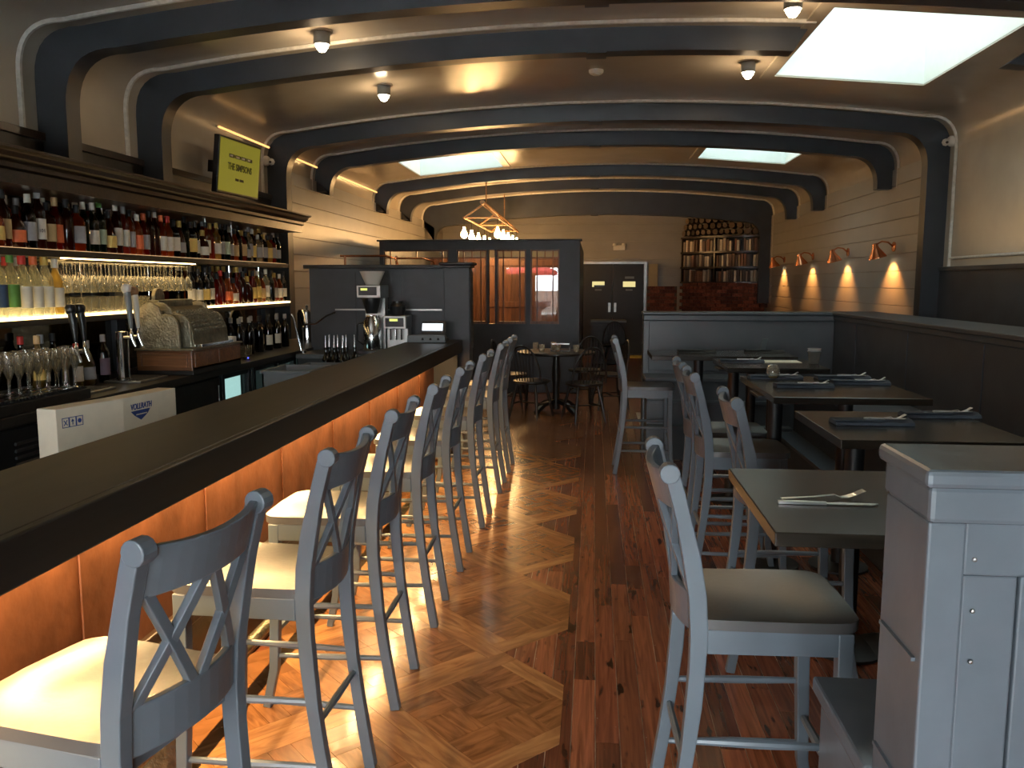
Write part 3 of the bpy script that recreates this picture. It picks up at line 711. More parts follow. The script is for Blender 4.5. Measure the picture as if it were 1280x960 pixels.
napkin(1.08, 6.15, 0, 'napkin roll beside the menu on the table with the plastic cup')
napkin(.86, 7.0, 1, 'black napkin roll on the left of the far table', 'ink_black', False)
napkin(1.42, 7.05, -1, 'black napkin roll on the right of the far table', 'ink_black', False)
vt = thing('votive_glass', 'round clear glass votive with amber wax on the long table', 'candle holder', (1.08, 5.08, TZ))
MB().lathe([(0, .002), (.022, .002), (.036, .018), (.042, .04), (.036, .066), (.024, .088), (.021, .086), (.032, .066), (.038, .04), (.032, .02), (0, .006)], 20).build('bowl', 'thin_glass', vt, smooth=True)
MB().lathe([(0, .008), (.028, .012), (.032, .022), (0, .022)], 18).build('wax', 'glass_straw', vt, smooth=True)
cp_ = thing('plastic_cup', 'clear plastic cup standing on the white menu', 'cup', (1.58, 6.10, TZ))
MB().lathe([(0, .001), (.033, .001), (.046, .105), (.049, .107), (.049, .111), (.044, .111), (.031, .004), (0, .004)], 20).build('cup_wall', 'cup_plastic', cp_, smooth=True)
MB().lathe([(.0445, .085), (.0475, .088), (.0475, .092), (.045, .095)], 20).build('rim_band', 'grey_plastic', cp_, smooth=True)
mn = MB().prism([(-.15, -.09), (.15, -.07), (.15, .10), (-.15, .09)], 0, .004).build('menu', 'menu_card', None, (1.36, 6.22, TZ)); tag(mn, 'folded cream paper menu on the table with the plastic cup', 'menu')
mc = thing('card_holder', 'small dark upright card on the far booth table', 'card', (1.50, 7.05, TZ), .5)
MB().box(-.03, .03, -.004, .004, 0, .012).build('foot', 'grey_plastic', mc); MB().box(-.028, .028, -.002, .002, .01, .11, Matrix.Rotation(.3, 3, 'X')).build('card', 'grey_plastic', mc)
mc.location = (1.44, 7.16, TZ)
#PART4
# ------------------------------------------------------------------ back bar: counter, shelves, cornice, mirror
bb = thing('back_bar', 'dark walnut back bar with cornice, mirror and lit bottle shelves', 'back bar', (-3.36, 0, 0))
QY0, QY1 = 2.4, 8.22
MB().box(0, .006, QY0, QY1, .98, 2.08).build('mirror', 'mirror', bb)
for y in (4.02, 5.55, 6.95, 8.19): MB().box(.004, .05, y - .055, y + .055, .98, 2.10).build('pilaster', 'charcoal_paint', bb, bevel=.003)
MB().box(0, .42, QY0, QY1 + .05, 2.10, 2.13).build('soffit', 'walnut', bb)
mb = MB(); mb.prism([(0, 2.13), (.40, 2.13), (.40, 2.17), (.42, 2.18), (.42, 2.205), (.46, 2.225), (.47, 2.25), (.50, 2.26), (.50, 2.275), (0, 2.275)], QY0, QY1 + .1, 'y'); mb.build('cornice', 'walnut', bb, bevel=.002)
MB().box(0, .28, QY0, QY1, 1.745, 1.785).build('upper_shelf', 'black_wood', bb, bevel=.003)
MB().box(.25, .27, 4.62, 6.25, 1.738, 1.745).build('shelf_led', 'led_amber', bb)
MB().box(.02, .26, QY0, QY1 - .02, 1.785, 1.7885).build('lit_shelf_strip', 'led_dim', bb)
MB().box(0, .28, QY0, QY1, 1.36, 1.40).build('lower_shelf', 'black_wood', bb, bevel=.003)
MB().box(.02, .255, QY0, QY1, 1.40, 1.410).build('shelf_glass', 'black_plastic', bb)
MB().box(.255, .285, QY0, QY1, 1.396, 1.412).build('lit_edge', 'led_shelf', bb)
MB().box(.125, .15, QY0, QY1, 1.4100, 1.4118).build('lit_strip', 'led_shelf', bb)
MB().box(.02, .255, QY0, 4.66, 1.4100, 1.4116).build('lit_panel', 'led_shelf', bb)
for y in (4.15, 4.95, 5.75, 6.4, 7.1, 7.75): MB().tube([(.155, y, 1.412), (.155, y, 1.745)], .005, 8).build('shelf_rod', 'chrome', bb, smooth=True)
for y in (4.26, 5.22, 6.68, 7.18, 7.65): MB().tube([(.155, y, 1.785), (.155, y, 2.10)], .005, 8).build('shelf_rod', 'chrome', bb, smooth=True)
MB().box(0, .68, QY0, QY1 + .6, .93, .98).build('back_counter_top', 'black_wood', bb, bevel=.004)
MB().box(0, .58, QY0, 5.9, .10, .93).build('cabinet_body', 'black_wood', bb)
MB().box(0, .05, 5.9, QY1 + .6, .10, .93).build('cooler_back', 'black_wood', bb)
MB().box(0, .58, 7.5, QY1 + .6, .10, .93).build('cabinet_body', 'black_wood', bb)
MB().box(0, .52, QY0, QY1 + .6, 0, .10).build('plinth', 'black_paint', bb)
for (a, b_) in ((5.92, 6.44), (6.5, 7.0), (7.0, 7.46)):                # glass-door coolers, lit inside
    d = MB(); x0, x1 = .56, .60; z0, z1, e = .12, .92, .045
    d.box(x0, x1, a, a + e, z0, z1); d.box(x0, x1, b_ - e, b_, z0, z1); d.box(x0, x1, a + e, b_ - e, z0, z0 + e); d.box(x0, x1, a + e, b_ - e, z1 - e, z1)
    do = d.build('cooler_door', 'black_plastic', bb, bevel=.003)
    MB().box(.575, .582, a + e, b_ - e, z0 + e, z1 - e).build('pane', 'pane_glass', do); MB().tube([(.62, b_ - .03, .55), (.62, b_ - .03, .9)], .008, 6).build('handle', 'chrome', do)
    MB().box(.05, .06, a, b_, .10, .93).build('lit_liner', 'cooler_light', bb); MB().box(.06, .5, a, b_, .5, .51).build('wire_shelf', 'steel', bb)
vp = MB().box(.58, .60, 3.55, 4.12, .30, .90).build('vent_panel', 'black_plastic', bb, bevel=.004)
for k in range(11):
    z = .48 + k * .034; MB().box(.60, .612, 3.66, 4.04, z, z + .014, Matrix.Rotation(.5, 3, 'Y')).build('louvre', 'dark_steel', vp)
for (a, b_) in ((4.2, 5.0), (5.05, 5.88), (2.6, 3.5)):
    d = MB().box(.58, .60, a, b_, .14, .90).build('cabinet_door', 'black_wood', bb, bevel=.004); MB().tube([(.625, b_ - .08, .6), (.625, b_ - .08, .85)], .008, 8).build('handle', 'chrome', d, smooth=True)
MB().box(.30, .66, 2.6, 4.2, .98, 1.035).build('drip_shelf', 'black_wood', bb, bevel=.005)
mt = thing('bar_mat', 'black ribbed rubber bar mat under the champagne flutes', 'mat', (-3.36, 0, 1.0352))
MB().box(.32, .65, 2.65, 4.18, 0, .008).build('mat_base', 'black_plastic', mt)
rb = MB()
for k in range(60): y = 2.67 + k * .025; rb.box(.64, .655, y, y + .012, .004, .016)
rb.build('ribs', 'black_plastic', mt)
for k, (y, w) in enumerate(((4.42, .30), (5.0, .34))):
    g = thing('drip_tray', ['steel drip tray under the short beer tower', 'steel drip tray under the tall beer tower'][k], 'tray', (-2.90, y, .9802)); MB().box(-.12, .12, -w / 2, w / 2, 0, .014).build('pan', 'steel', g, bevel=.003)
    for j in range(8): MB().box(-.10 + j * .026, -.088 + j * .026, -w / 2 + .02, w / 2 - .02, .014, .018).build('grille_bar', 'dark_steel', g)
arealight('rack_led_light', (-3.18, 5.4, 1.735), (0, 0, 0), .1, 1.6, 2.5, (1.0, .68, .30))

# ------------------------------------------------------------------ bottles
BK = {}
PROF = {'round': [(.0, 0), (.034, 0), (.037, .006), (.037, .165), (.034, .185), (.02, .215), (.0145, .235), (.0135, .27), (.016, .272), (.016, .284), (.0, .284)],
        'tall': [(.0, 0), (.034, 0), (.036, .006), (.036, .195), (.031, .22), (.016, .245), (.0135, .27), (.0135, .295), (.0155, .297), (.0155, .308), (.0, .308)],
        'wine': [(.0, 0), (.035, 0), (.037, .006), (.037, .19), (.034, .208), (.02, .232), (.0145, .25), (.014, .30), (.0155, .302), (.0155, .312), (.0, .312)],
        'square': [(.0, 0), (.036, 0), (.038, .005), (.038, .17), (.034, .19), (.02, .207), (.014, .22), (.0135, .25), (.016, .252), (.016, .263), (.0, .263)],
        'squat': [(.0, 0), (.045, 0), (.05, .008), (.05, .11), (.044, .14), (.022, .175), (.015, .19), (.0145, .22), (.018, .222), (.018, .235), (.0, .235)],
        'flask': [(.0, 0), (.042, 0), (.047, .01), (.043, .12), (.03, .18), (.018, .21), (.014, .225), (.0135, .25), (.017, .252), (.017, .266), (.0, .266)]}
LBL = {'round': (.04, .14), 'tall': (.05, .16), 'wine': (.05, .14), 'square': (.045, .145), 'squat': (.03, .10), 'flask': (.035, .11)}
def bottle(kind, gl, lab, cap, loc, label, group, sc=1.0, rz=None):
    t = thing('liquor_bottle' if kind != 'wine' else 'wine_bottle', label, 'bottle', loc, random.uniform(-.5, .5) if rz is None else rz, group)
    t.scale = (sc, sc, sc); pr = PROF[kind]; sq = 5 if kind == 'square' else None; zc = pr[-3][1] - .03
    k = (kind, 'g', gl)
    if k not in BK: BK[k] = MB().lathe(pr, 16, sq=sq).mesh('glass', 'glass_' + gl, True)
    put('glass', BK[k], t)
    k = (kind, 'c', cap)
    if k not in BK: r = pr[-2][0] + .0015; BK[k] = MB().lathe([(r, zc), (r, pr[-1][1] + .004), (r * .8, pr[-1][1] + .006), (0, pr[-1][1] + .006)], 12).mesh('cap', cap if cap in MATS else 'paper_' + cap, True)
    put('cap', BK[k], t)
    if lab:
        k = (kind, 'l', lab)
        if k not in BK:
            a0, a1 = LBL[kind]; z0, z1 = a0, a1; n = 10; vs, fs = [], []
            def rad(z):
                for (r0, h0), (r1, h1) in zip(pr, pr[1:]):
                    if h0 <= z <= h1 and h1 > h0: return r0 + (r1 - r0) * (z - h0) / (h1 - h0)
                return .037
            for i in range(n + 1):
                an = -1.15 + 2.3 * i / n
                for z in (z0, z1):
                    q = 1.0
                    if sq: q = (abs(math.cos(an)) ** sq + abs(math.sin(an)) ** sq) ** (-1 / sq)
                    r = rad(z) * q + .0012; vs.append((r * math.cos(an), r * math.sin(an), z))
            for i in range(n): fs.append((i * 2, i * 2 + 2, i * 2 + 3, i * 2 + 1))
            BK[k] = MB().add(vs, fs).mesh('paper_label', 'paper_' + lab, True)
        put('paper_label', BK[k], t)
    return t
# labels turn towards the bar (+X) and a little towards the viewer
FACE = -.55
CN = {'clear': 'clear', 'amber': 'amber', 'brown': 'dark brown', 'red': 'red', 'green': 'dark green', 'dark': 'black', 'orange': 'orange', 'straw': 'pale gold', 'rose': 'rose'}
LN = {'white': 'white label', 'tan': 'tan label', 'orange': 'orange label', 'grey': 'grey label', 'yellow': 'yellow label', 'palegreen': 'pale green label', 'navy': 'navy label', 'green': 'green label', 'mauve': 'mauve label', 'red': 'red label', 'gold': 'gold label', None: 'no label'}
front = [('squat', 'amber', 'yellow', 'tan'), ('round', 'brown', 'tan', 'black'), ('squat', 'brown', 'orange', 'black'), ('round', 'dark', 'grey', 'white'), ('tall', 'brown', 'white', 'grey'), ('square', 'brown', 'tan', 'black'), ('round', 'red', 'orange', 'tan'),
         ('round', 'brown', None, 'black'), ('square', 'amber', 'grey', 'black'), ('tall', 'green', None, 'white'), ('wine', 'green', 'white', 'white'), ('wine', 'green', 'palegreen', 'green'), ('flask', 'brown', 'yellow', 'black'), ('tall', 'brown', 'white', 'white'), ('tall', 'rose', 'white', 'grey'), ('tall', 'amber', 'grey', 'black'),
         ('round', 'orange', 'orange', 'white'), ('round', 'red', 'grey', 'orange'), ('tall', 'brown', None, 'black'), ('wine', 'brown', None, 'white'), ('round', 'amber', 'white', 'orange'), ('round', 'orange', 'white', 'red'), ('square', 'dark', 'white', 'black'), ('flask', 'brown', 'grey', 'gold'),
         ('tall', 'green', None, 'black'), ('square', 'dark', 'yellow', 'black'), ('round', 'dark', 'white', 'black'), ('squat', 'brown', 'white', 'gold'), ('tall', 'amber', 'white', 'black'), ('round', 'rose', None, 'gold'), ('wine', 'straw', 'white', 'gold'), ('tall', 'dark', 'grey', 'black'), ('tall', 'green', 'palegreen', 'black'), ('round', 'brown', 'grey', 'white'), ('round', 'amber', 'tan', 'black'), ('wine', 'dark', None, 'black')]
front += [(random.choice(['tall', 'wine', 'round', 'square', 'flask']), random.choice(['brown', 'dark', 'amber', 'green', 'straw', 'red', 'clear']), random.choice(['white', 'tan', 'grey', None, 'yellow']), random.choice(['black', 'gold', 'white', 'grey'])) for _ in range(11)]
y = 4.10; G1 = 'bottles in the front row of the upper shelf'
for i, (kd, gl, lb, cpm) in enumerate(front):
    step = .088 if i < 12 else .084
    if kd == 'squat': y += .015
    bo = bottle(kd, gl, lb, cpm, (-3.135 + random.uniform(-.012, .008), y, 1.789), '%s bottle with %s, %s from the left on the upper shelf' % (CN[gl], LN[lb], ordn(i)), G1, random.uniform(.93, 1.05), FACE)
    if y > 8.05: break
    if i == 4: text('101', .026, 'ink_black', 'label_print', bo, (.0405, 0, .095), (PI / 2, 0, PI / 2), .9)
    y += step * random.uniform(.95, 1.06)
G2 = 'bottles in the back row of the upper shelf'; y = 4.15; kinds = list(PROF)
for i in range(34):
    gl = random.choice(['brown', 'dark', 'amber', 'brown', 'green', 'clear', 'red', 'amber']); lb = random.choice(['white', 'tan', 'grey', None, None, 'yellow'])
    bottle(random.choice(['tall', 'wine', 'round', 'tall', 'square']), gl, lb, random.choice(['black', 'white', 'grey', 'gold', 'black']), (-3.262 + random.uniform(-.01, .01), y, 1.789), '%s bottle with %s, %s from left, upper shelf back row' % (CN[gl], LN[lb], ordn(i)), G2, random.uniform(.96, 1.08), FACE)
    y += .112 * random.uniform(.93, 1.07)
# lower shelf, vodka end
G3 = 'clear spirit bottles on the lit shelf at the left'
for i, (kd, gl, lb, cpm, sc) in enumerate([('tall', 'clear', 'white', 'gold', 1.05), ('tall', 'clear', 'navy', 'grey', 1.1), ('tall', 'clear', 'green', 'green', 1.1), ('round', 'clear', 'white', 'red', 1.18), ('round', 'clear', 'white', 'orange', 1.18), ('round', 'clear', 'white', 'gold', 1.18), ('round', 'straw', 'white', 'white', 1.12)]):
    bottle(kd, gl, lb, cpm, (-3.13, 4.03 + i * .094, 1.4125), '%s spirit bottle, %s, %s cap, %s from left on the lit shelf' % (CN[gl], LN[lb], cpm, ordn(i)), G3, sc, FACE)
for i in range(6): bottle('tall', 'clear', None, random.choice(['black', 'grey', 'red', 'brown'] if False else ['black', 'grey', 'red']), (-3.26, 4.05 + i * .1, 1.4125), 'unlabelled clear bottle, %s from left in the lit shelf back row' % ordn(i), 'clear bottles behind the front row at the left', 1.05)
# lower shelf, far end
G4 = 'bottles at the far end of the lit lower shelf'; y = 6.25
far = [('wine', 'dark', 'white', 'black'), ('wine', 'dark', 'white', 'black'), ('wine', 'dark', 'yellow', 'black'), ('wine', 'green', 'white', 'black'), ('flask', 'red', None, 'black'), ('round', 'red', None, 'red'), ('flask', 'orange', 'orange', 'black'), ('squat', 'amber', 'white', 'black'), ('wine', 'red', None, 'gold'), ('round', 'brown', None, 'black'), ('squat', 'brown', None, 'gold'),
       ('round', 'red', 'yellow', 'black'), ('tall', 'straw', 'yellow', 'white'), ('round', 'amber', 'tan', 'black'), ('tall', 'clear', 'white', 'white'), ('wine', 'dark', None, 'black'), ('round', 'rose', 'grey', 'gold'), ('round', 'amber', 'white', 'white'), ('wine', 'dark', 'white', 'black')]
for i, (kd, gl, lb, cpm) in enumerate(far):
    bottle(kd, gl, lb, cpm, (-3.13 + random.uniform(-.012, .01), y, 1.4125), '%s bottle with %s, %s from the register on the lit shelf' % (CN[gl], LN[lb], ordn(i)), G4, random.uniform(.92, 1.02), FACE); y += .107
y = 6.3
for i in range(16):
    gl = random.choice(['brown', 'dark', 'amber', 'red', 'dark']); bottle(random.choice(['tall', 'wine', 'round']), gl, None, random.choice(['black', 'gold', 'grey']), (-3.262, y, 1.4125), '%s bottle, %s from the register in the lit shelf back row' % (CN[gl], ordn(i)), 'back row bottles at the far end of the lit shelf', 1.03); y += .116
# counter bottles
y = 6.75; G5 = 'wine bottles standing on the back counter'
for i in range(12):
    lb = random.choice(['white', 'tan', None, 'grey']) if i > 5 else None
    bottle('wine', 'dark', lb, random.choice(['black', 'white', 'grey']), (-2.98 - (.12 if i % 2 else 0), y, .9805), 'dark wine bottle with %s, %s from the register on the back counter' % (LN[lb], ordn(i)), G5, 1.0, FACE); y += .105
for (kd, gl, lb, cpm, x, y, sc, ll) in [('round', 'straw', 'yellow', 'tan', -2.95, 4.14, .95, 'greenish bottle with yellow label and cork beside the flutes'), ('round', 'straw', 'white', 'red', -3.05, 4.62, .9, 'red and straw bottle with white label and red cap before the beer tower'),
        ('flask', 'straw', 'grey', 'grey', -3.06, 4.74, 1.0, 'squat straw-coloured bottle with grey label left of the drip tray'), ('tall', 'dark', 'mauve', 'grey', -3.04, 4.88, .95, 'dark bottle with mauve label left of the tall beer tower'),
        ('wine', 'dark', None, 'red', -3.22, 4.38, 1.0, 'dark bottle with red cap behind the flutes'), ('round', 'clear', 'white', 'grey', -3.2, 4.52, 1.1, 'white labelled bottle rising behind the flutes'), ('wine', 'dark', None, 'black', -3.22, 4.66, 1.0, 'black bottle with slim pourer behind the flutes')]:
    bottle(kd, gl, lb, cpm, (x, y, .9805 if y > 4.25 else 1.044), ll, 'loose bottles on the back counter', sc, FACE)

# ------------------------------------------------------------------ glassware
fl = MB().lathe([(0, .001), (.030, .001), (.030, .003), (.006, .008), (.0035, .03), (.0035, .085), (.010, .10), (.022, .13), (.026, .17), (.024, .21), (.0228, .21), (.0248, .17), (.0205, .131), (.008, .103), (0, .1)], 14).mesh('champagne_flute', 'thin_glass', True)
gi = 0
for r in range(3):
    for i in range(8):
        o = put('champagne_flute', fl, None, (-2.76 - r * .085, 3.66 + i * .072 + (r % 2) * .03, 1.0435)); tag(o, 'clear champagne flute, %s from left in the %s row on the bar mat' % (ordn(i), ('front', 'middle', 'back')[r]), 'glass', 'champagne flutes on the bar mat')
wg = MB().lathe([(0, 0), (.034, 0), (.034, -.003), (.006, -.008), (.004, -.03), (.004, -.075), (.012, -.085), (.034, -.12), (.036, -.15), (.029, -.185), (.0275, -.185), (.0345, -.15), (.0325, -.121), (.010, -.089), (0, -.088)], 16).mesh('wine_glass', 'thin_glass', True)
rk = thing('glass_rack', 'hanging brass wire rack full of upturned stemmed glasses under the upper shelf', 'rack', (-3.17, 0, 1.728))
for k in range(4): MB().tube([(-.13 + k * .075, 4.62, 0), (-.13 + k * .075, 6.22, 0)], .005, 6).build('wire', 'tarnished_brass', rk)
for y in (4.64, 5.1, 5.6, 6.2): MB().tube([(-.15, y, .005), (.12, y, .005)], .005, 6).build('cross_wire', 'tarnished_brass', rk)
for r in range(3):
    for i in range(18):
        o = put('wine_glass', wg, None, (-3.27 + r * .077, 4.68 + i * .087, 1.722)); tag(o, 'upturned glass hanging %s from left in the rack\'s %s row' % (ordn(i), ('back', 'middle', 'front')[r]), 'glass', 'stemmed glasses hanging in the rack')
tb = MB().lathe([(0, .001), (.032, .001), (.034, .02), (.038, .095), (.0365, .095), (.0325, .022), (0, .012)], 14).mesh('tumbler', 'thin_glass', True)
for r in range(3):
    for i in range(9):
        o = put('tumbler', tb, None, (-3.12 - r * .085, 4.86 + i * .084, 1.4125)); tag(o, 'clear tumbler, %s from left in the %s row behind the beer taps' % (ordn(i), ('front', 'middle', 'back')[r]), 'glass', 'tumblers on the lit shelf')
for i in range(6):
    o = put('tumbler', tb, None, (-2.90 - (i % 2) * .09, 6.48 + i * .06, .9805)); tag(o, 'clear tumbler, %s beyond the register on the back counter' % ordn(i), 'glass', 'tumblers beyond the register')
for i in range(2):
    o = put('tumbler', tb, None, (-3.12 - i * .085, 4.84 - i * .02, .9805)); tag(o, ('nearer', 'farther')[i] + ' clear glass on the counter between the two beer towers', 'glass', 'glasses between the beer towers')

# ------------------------------------------------------------------ cash register
rg = thing('cash_register', 'antique tarnished brass cash register on an oak drawer base', 'cash register', (-3.065, 5.27, .98))
# local x to the bar, y away from the viewer
b1 = MB().box(.0, .40, .02, .78, 0, .055).build('base_plinth', 'black_wood', rg, bevel=.004)
db = MB().box(.01, .40, .01, .78, .03, .165).build('drawer_case', 'register_oak', rg, bevel=.006)
for (a, b_, c, d) in ((.04, .37, .006, .012), ):
    fr = MB(); fr.box(a, b_, c - .008, d, .055, .064); fr.box(a, b_, c - .008, d, .135, .144); fr.box(a, a + .009, c - .008, d, .064, .135); fr.box(b_ - .009, b_, c - .008, d, .064, .135); fr.build('side_moulding', 'register_oak', db, bevel=.002)
MB().box(.398, .408, .04, .38, .05, .15).build('drawer_front', 'register_oak', db, bevel=.003); MB().box(.398, .408, .40, .75, .05, .15).build('drawer_front', 'register_oak', db, bevel=.003)
MB().box(0, .415, 0, .79, .165, .178).build('brass_tray', 'tarnished_brass', rg, bevel=.003)
side = [(.03, .178)] + [(.03, .36)] + [(.11 + .08 * math.cos(a), .40 + .085 * math.sin(a)) for a in [PI - i * PI * .8 / 8 for i in range(9)]] + [(.22 + .085 * math.cos(a), .325 + .085 * math.sin(a)) for a in [PI * .6 - i * PI * .6 / 7 for i in range(8)]] + [(.312, .178)]
SM = [(.03 + (x - .03) * .86, .178 + (z - .178) * .88) for x, z in side]
dr = [(.03, .178), (.03, .40), (.09, .455), (.15, .45)] + [(.165 + .175 * math.cos(a), .255 + .165 * math.sin(a)) for a in [math.radians(82 - i * 88 / 9) for i in range(10)]] + [(.345, .20), (.345, .178)]
MB().prism(side, .02, .045, 'y').build('side_plate', 'pale_brass', rg, bevel=.004)
MB().prism(side, .70, .725, 'y').build('side_plate', 'pale_brass', rg, bevel=.004)
MB().prism(SM, .045, .13, 'y').build('side_cabinet', 'tarnished_brass', rg, bevel=.004)
MB().prism([(.03 + (x - .03) * 1.10, .178 + (z - .178) * 1.0) for x, z in side], .13, .155, 'y').build('division_plate', 'pale_brass', rg, bevel=.004)
MB().prism(dr, .155, .70, 'y').build('key_drum', 'tarnished_brass', rg, bevel=.004)
cr = [(.0, .44), (.0, .53), (.02, .565), (.05, .58), (.08, .58), (.11, .565), (.13, .53), (.13, .44)]
MB().prism([(p[0] + .16, p[1]) for p in cr], .05, .08, 'x').build('top_sign', 'tarnished_brass', rg, bevel=.004); MB().box(.03, .12, .14, .62, .43, .50).build('indicator_window', 'tarnished_brass', rg, bevel=.006)
key = MB().lathe([(.0085, 0), (.0095, .014), (.007, .017), (0, .017)], 8).mesh('key', 'key_bone', True)
for r in range(7):
    for c in range(12):
        a = math.radians(74 - r * 10); o = put('key', key, rg, (.165 + .174 * math.cos(a), .20 + c * .041, .255 + .164 * math.sin(a))); o.rotation_euler = (0, PI / 2 - a, 0)
MB().box(.335, .40, .16, .66, .178, .20).build('front_ledge', 'chrome', rg, bevel=.003)
MB().box(.30, .37, .70, .78, .178, .215).build('receipt_block', 'white_plastic', rg, bevel=.003)
bl = MB().box(0, .03, 0, .05, 0, .025).build('charger', 'black_plastic', None, (-2.80, 6.40, .9805), bevel=.003); tag(bl, 'small black charger with a glowing blue light beyond the register', 'charger')
MB().lathe([(0, -.006), (.006, 0), (0, .006)], 10).build('blue_light', 'led_blue', bl, (.032, .02, .014), smooth=True)

# ------------------------------------------------------------------ beer towers
def tower(x, y, h, label, handles):
    t = thing('beer_tower', label, 'beer tap', (x, y, .998))
    MB().lathe([(0, 0), (.045, 0), (.045, .012), (.036, .016), (.036, h - .01), (.038, h), (0, h + .004)], 20).build('column', 'chrome', t, smooth=True)
    for k, (dy, mats, hl, tip) in enumerate(handles):
        z = h - .035; MB().tube([(.03, dy, z), (.075, dy, z)], .012, 10).build('shank', 'chrome', t, smooth=True)
        MB().tube([(.075, dy, z + .02), (.082, dy, z - .01), (.10, dy, z - .055)], [.014, .013, .008], 10).build('spout', 'chrome', t, smooth=True)
        MB().lathe([(0, 0), (.008, 0), (.012, .012), (.006, .024), (.006, .045), (0, .045)], 10, (.078, dy, z + .015)).build('collar', 'chrome', t, smooth=True)
        hm = MB().tube([(.078, dy, z + .055), (.072, dy, z + .055 + hl * .5), (.062, dy, z + .055 + hl * .86)], [.010, .019, .022], 12).build('tap_handle', mats, t, smooth=True)
        q = z + .055 + hl * .9
        MB().lathe([(0, -.03), (.02, -.026), (.028, -.01), (.03, .008), (.022, .026), (0, .032)], 14, (.060, dy, q)).build('handle_top', tip, hm, smooth=True)
    return t
tower(-2.90, 4.86, .30, 'tall chrome beer tower with grey and white tap handles by the register', [(-.025, 'grey_plastic', .27, 'white_plastic'), (.055, 'white_plastic', .25, 'branch_wood')])
tower(-2.90, 4.30, .255, 'short chrome beer tower with two black tap handles near the flutes', [(-.02, 'black_plastic', .20, 'black_plastic'), (.06, 'black_plastic', .20, 'black_plastic')])

# ------------------------------------------------------------------ things behind the bar
cb = thing('carton', 'white cardboard carton with blue print standing behind the bar', 'box', (-2.15, 3.58, .70))
fp = [(-.09, -.35), (0, 0), (.05, .39), (-.05, .40), (-.10, .02), (-.19, -.33)]
MB().prism(fp, 0, .37).build('carton_body', 'white_card', cb, bevel=.003)
fa_ = Vector((.09, .35)).normalized(); fb_ = Vector((.05, .39)).normalized()
def onface(o_, d_, pts, th=.0012):
    """flat print: pts (u along the face, z) laid on the carton side"""
    n_ = Vector((d_.y, -d_.x)); vs = []
    for h in (.0004, th): vs += [(o_[0] + d_.x * u + n_.x * h, o_[1] + d_.y * u + n_.y * h, z) for u, z in pts]
    k_n = len(pts); return vs, [tuple(range(k_n - 1, -1, -1)), tuple(range(k_n, 2 * k_n))] + [(i, (i + 1) % k_n, k_n + (i + 1) % k_n, k_n + i) for i in range(k_n)]
def rect(a, b_, c, d): return [(a, c), (b_, c), (b_, d), (a, d)]
ic = MB(); O_ = (-.09, -.35)
for k in range(3):
    u = .028 + k * .036
    for q in (rect(u, u + .036, .325, .328), rect(u, u + .036, .285, .288), rect(u, u + .003, .288, .325), rect(u + .033, u + .036, .288, .325)): ic.add(*onface(O_, fa_, q))
u = .028
for q in ([(u + .008, .296), (u + .011, .294), (u + .028, .316), (u + .025, .318)], [(u + .025, .294), (u + .028, .296), (u + .011, .318), (u + .008, .316)], rect(u + .052, u + .056, .294, .312), [(u + .046, .308), (u + .062, .308), (u + .054, .320)],
          [(u + .090 + .010 * math.cos(i * PI / 4), .307 + .010 * math.sin(i * PI / 4)) for i in range(8)]): ic.add(*onface(O_, fa_, q))
ic.build('printed_icons', 'blue_print', cb)
lg = MB(); lg.add(*onface((0, 0), fb_, [(.05, .300), (.19, .300), (.17, .278), (.12, .252), (.075, .278)])); lg.build('printed_emblem', 'blue_print', cb)
lg = MB(); lg.add(*onface((0, 0), fb_, rect(.085, .165, .278, .283), .0018)); lg.build('emblem_bar', 'white_card', cb)
nv_ = Vector((fb_.y, -fb_.x)) * .0014; ce = Vector((0, 0)) + fb_ * .125 + nv_
text('VOLLRATH', .038, 'blue_print', 'printed_name', cb, (ce.x, ce.y, .318), (PI / 2, 0, math.atan2(fb_.y, fb_.x)), .80, shear=.15, bold=.0006)
ub = thing('underbar_sink', 'dark steel underbar sink and ledge behind the bar', 'sink', (-2.0, 0, 0))
MB().box(-.36, .36, 1.2, 7.15, .64, .69).build('ledge', 'dark_steel', ub); MB().box(.28, .36, 1.2, 7.15, .10, .95).build('bar_back_panel', 'black_wood', ub)
for y in (1.4, 3.2, 5.0, 7.05): MB().box(-.33, -.29, y, y + .04, 0, .64).build('leg', 'dark_steel', ub)
def tub(x, y, z, w, d, h, label):
    t = thing('plastic_bin', label, 'bin', (x, y, z)); o = MB(); e = .012
    o.box(-w, w, -d, d, 0, .012); o.box(-w, -w + e, -d, d, 0, h); o.box(w - e, w, -d, d, 0, h); o.box(-w, w, -d, -d + e, 0, h); o.box(-w, w, d - e, d, 0, h); o.build('tub', 'grey_plastic', t)
    r = MB(); r.box(-w - .012, w + .012, -d - .012, -d, h - .02, h); r.box(-w - .012, w + .012, d, d + .012, h - .02, h); r.box(-w - .012, -w, -d, d, h - .02, h); r.box(w, w + .012, -d, d, h - .02, h); r.build('rim', 'grey_plastic', t, bevel=.003); return t
tub(-2.12, 5.75, .6905, .17, .22, .30, 'grey plastic bus bin behind the middle of the bar'); tub(-2.12, 6.25, .6905, .15, .2, .27, 'smaller grey plastic bin beyond the bus bin')
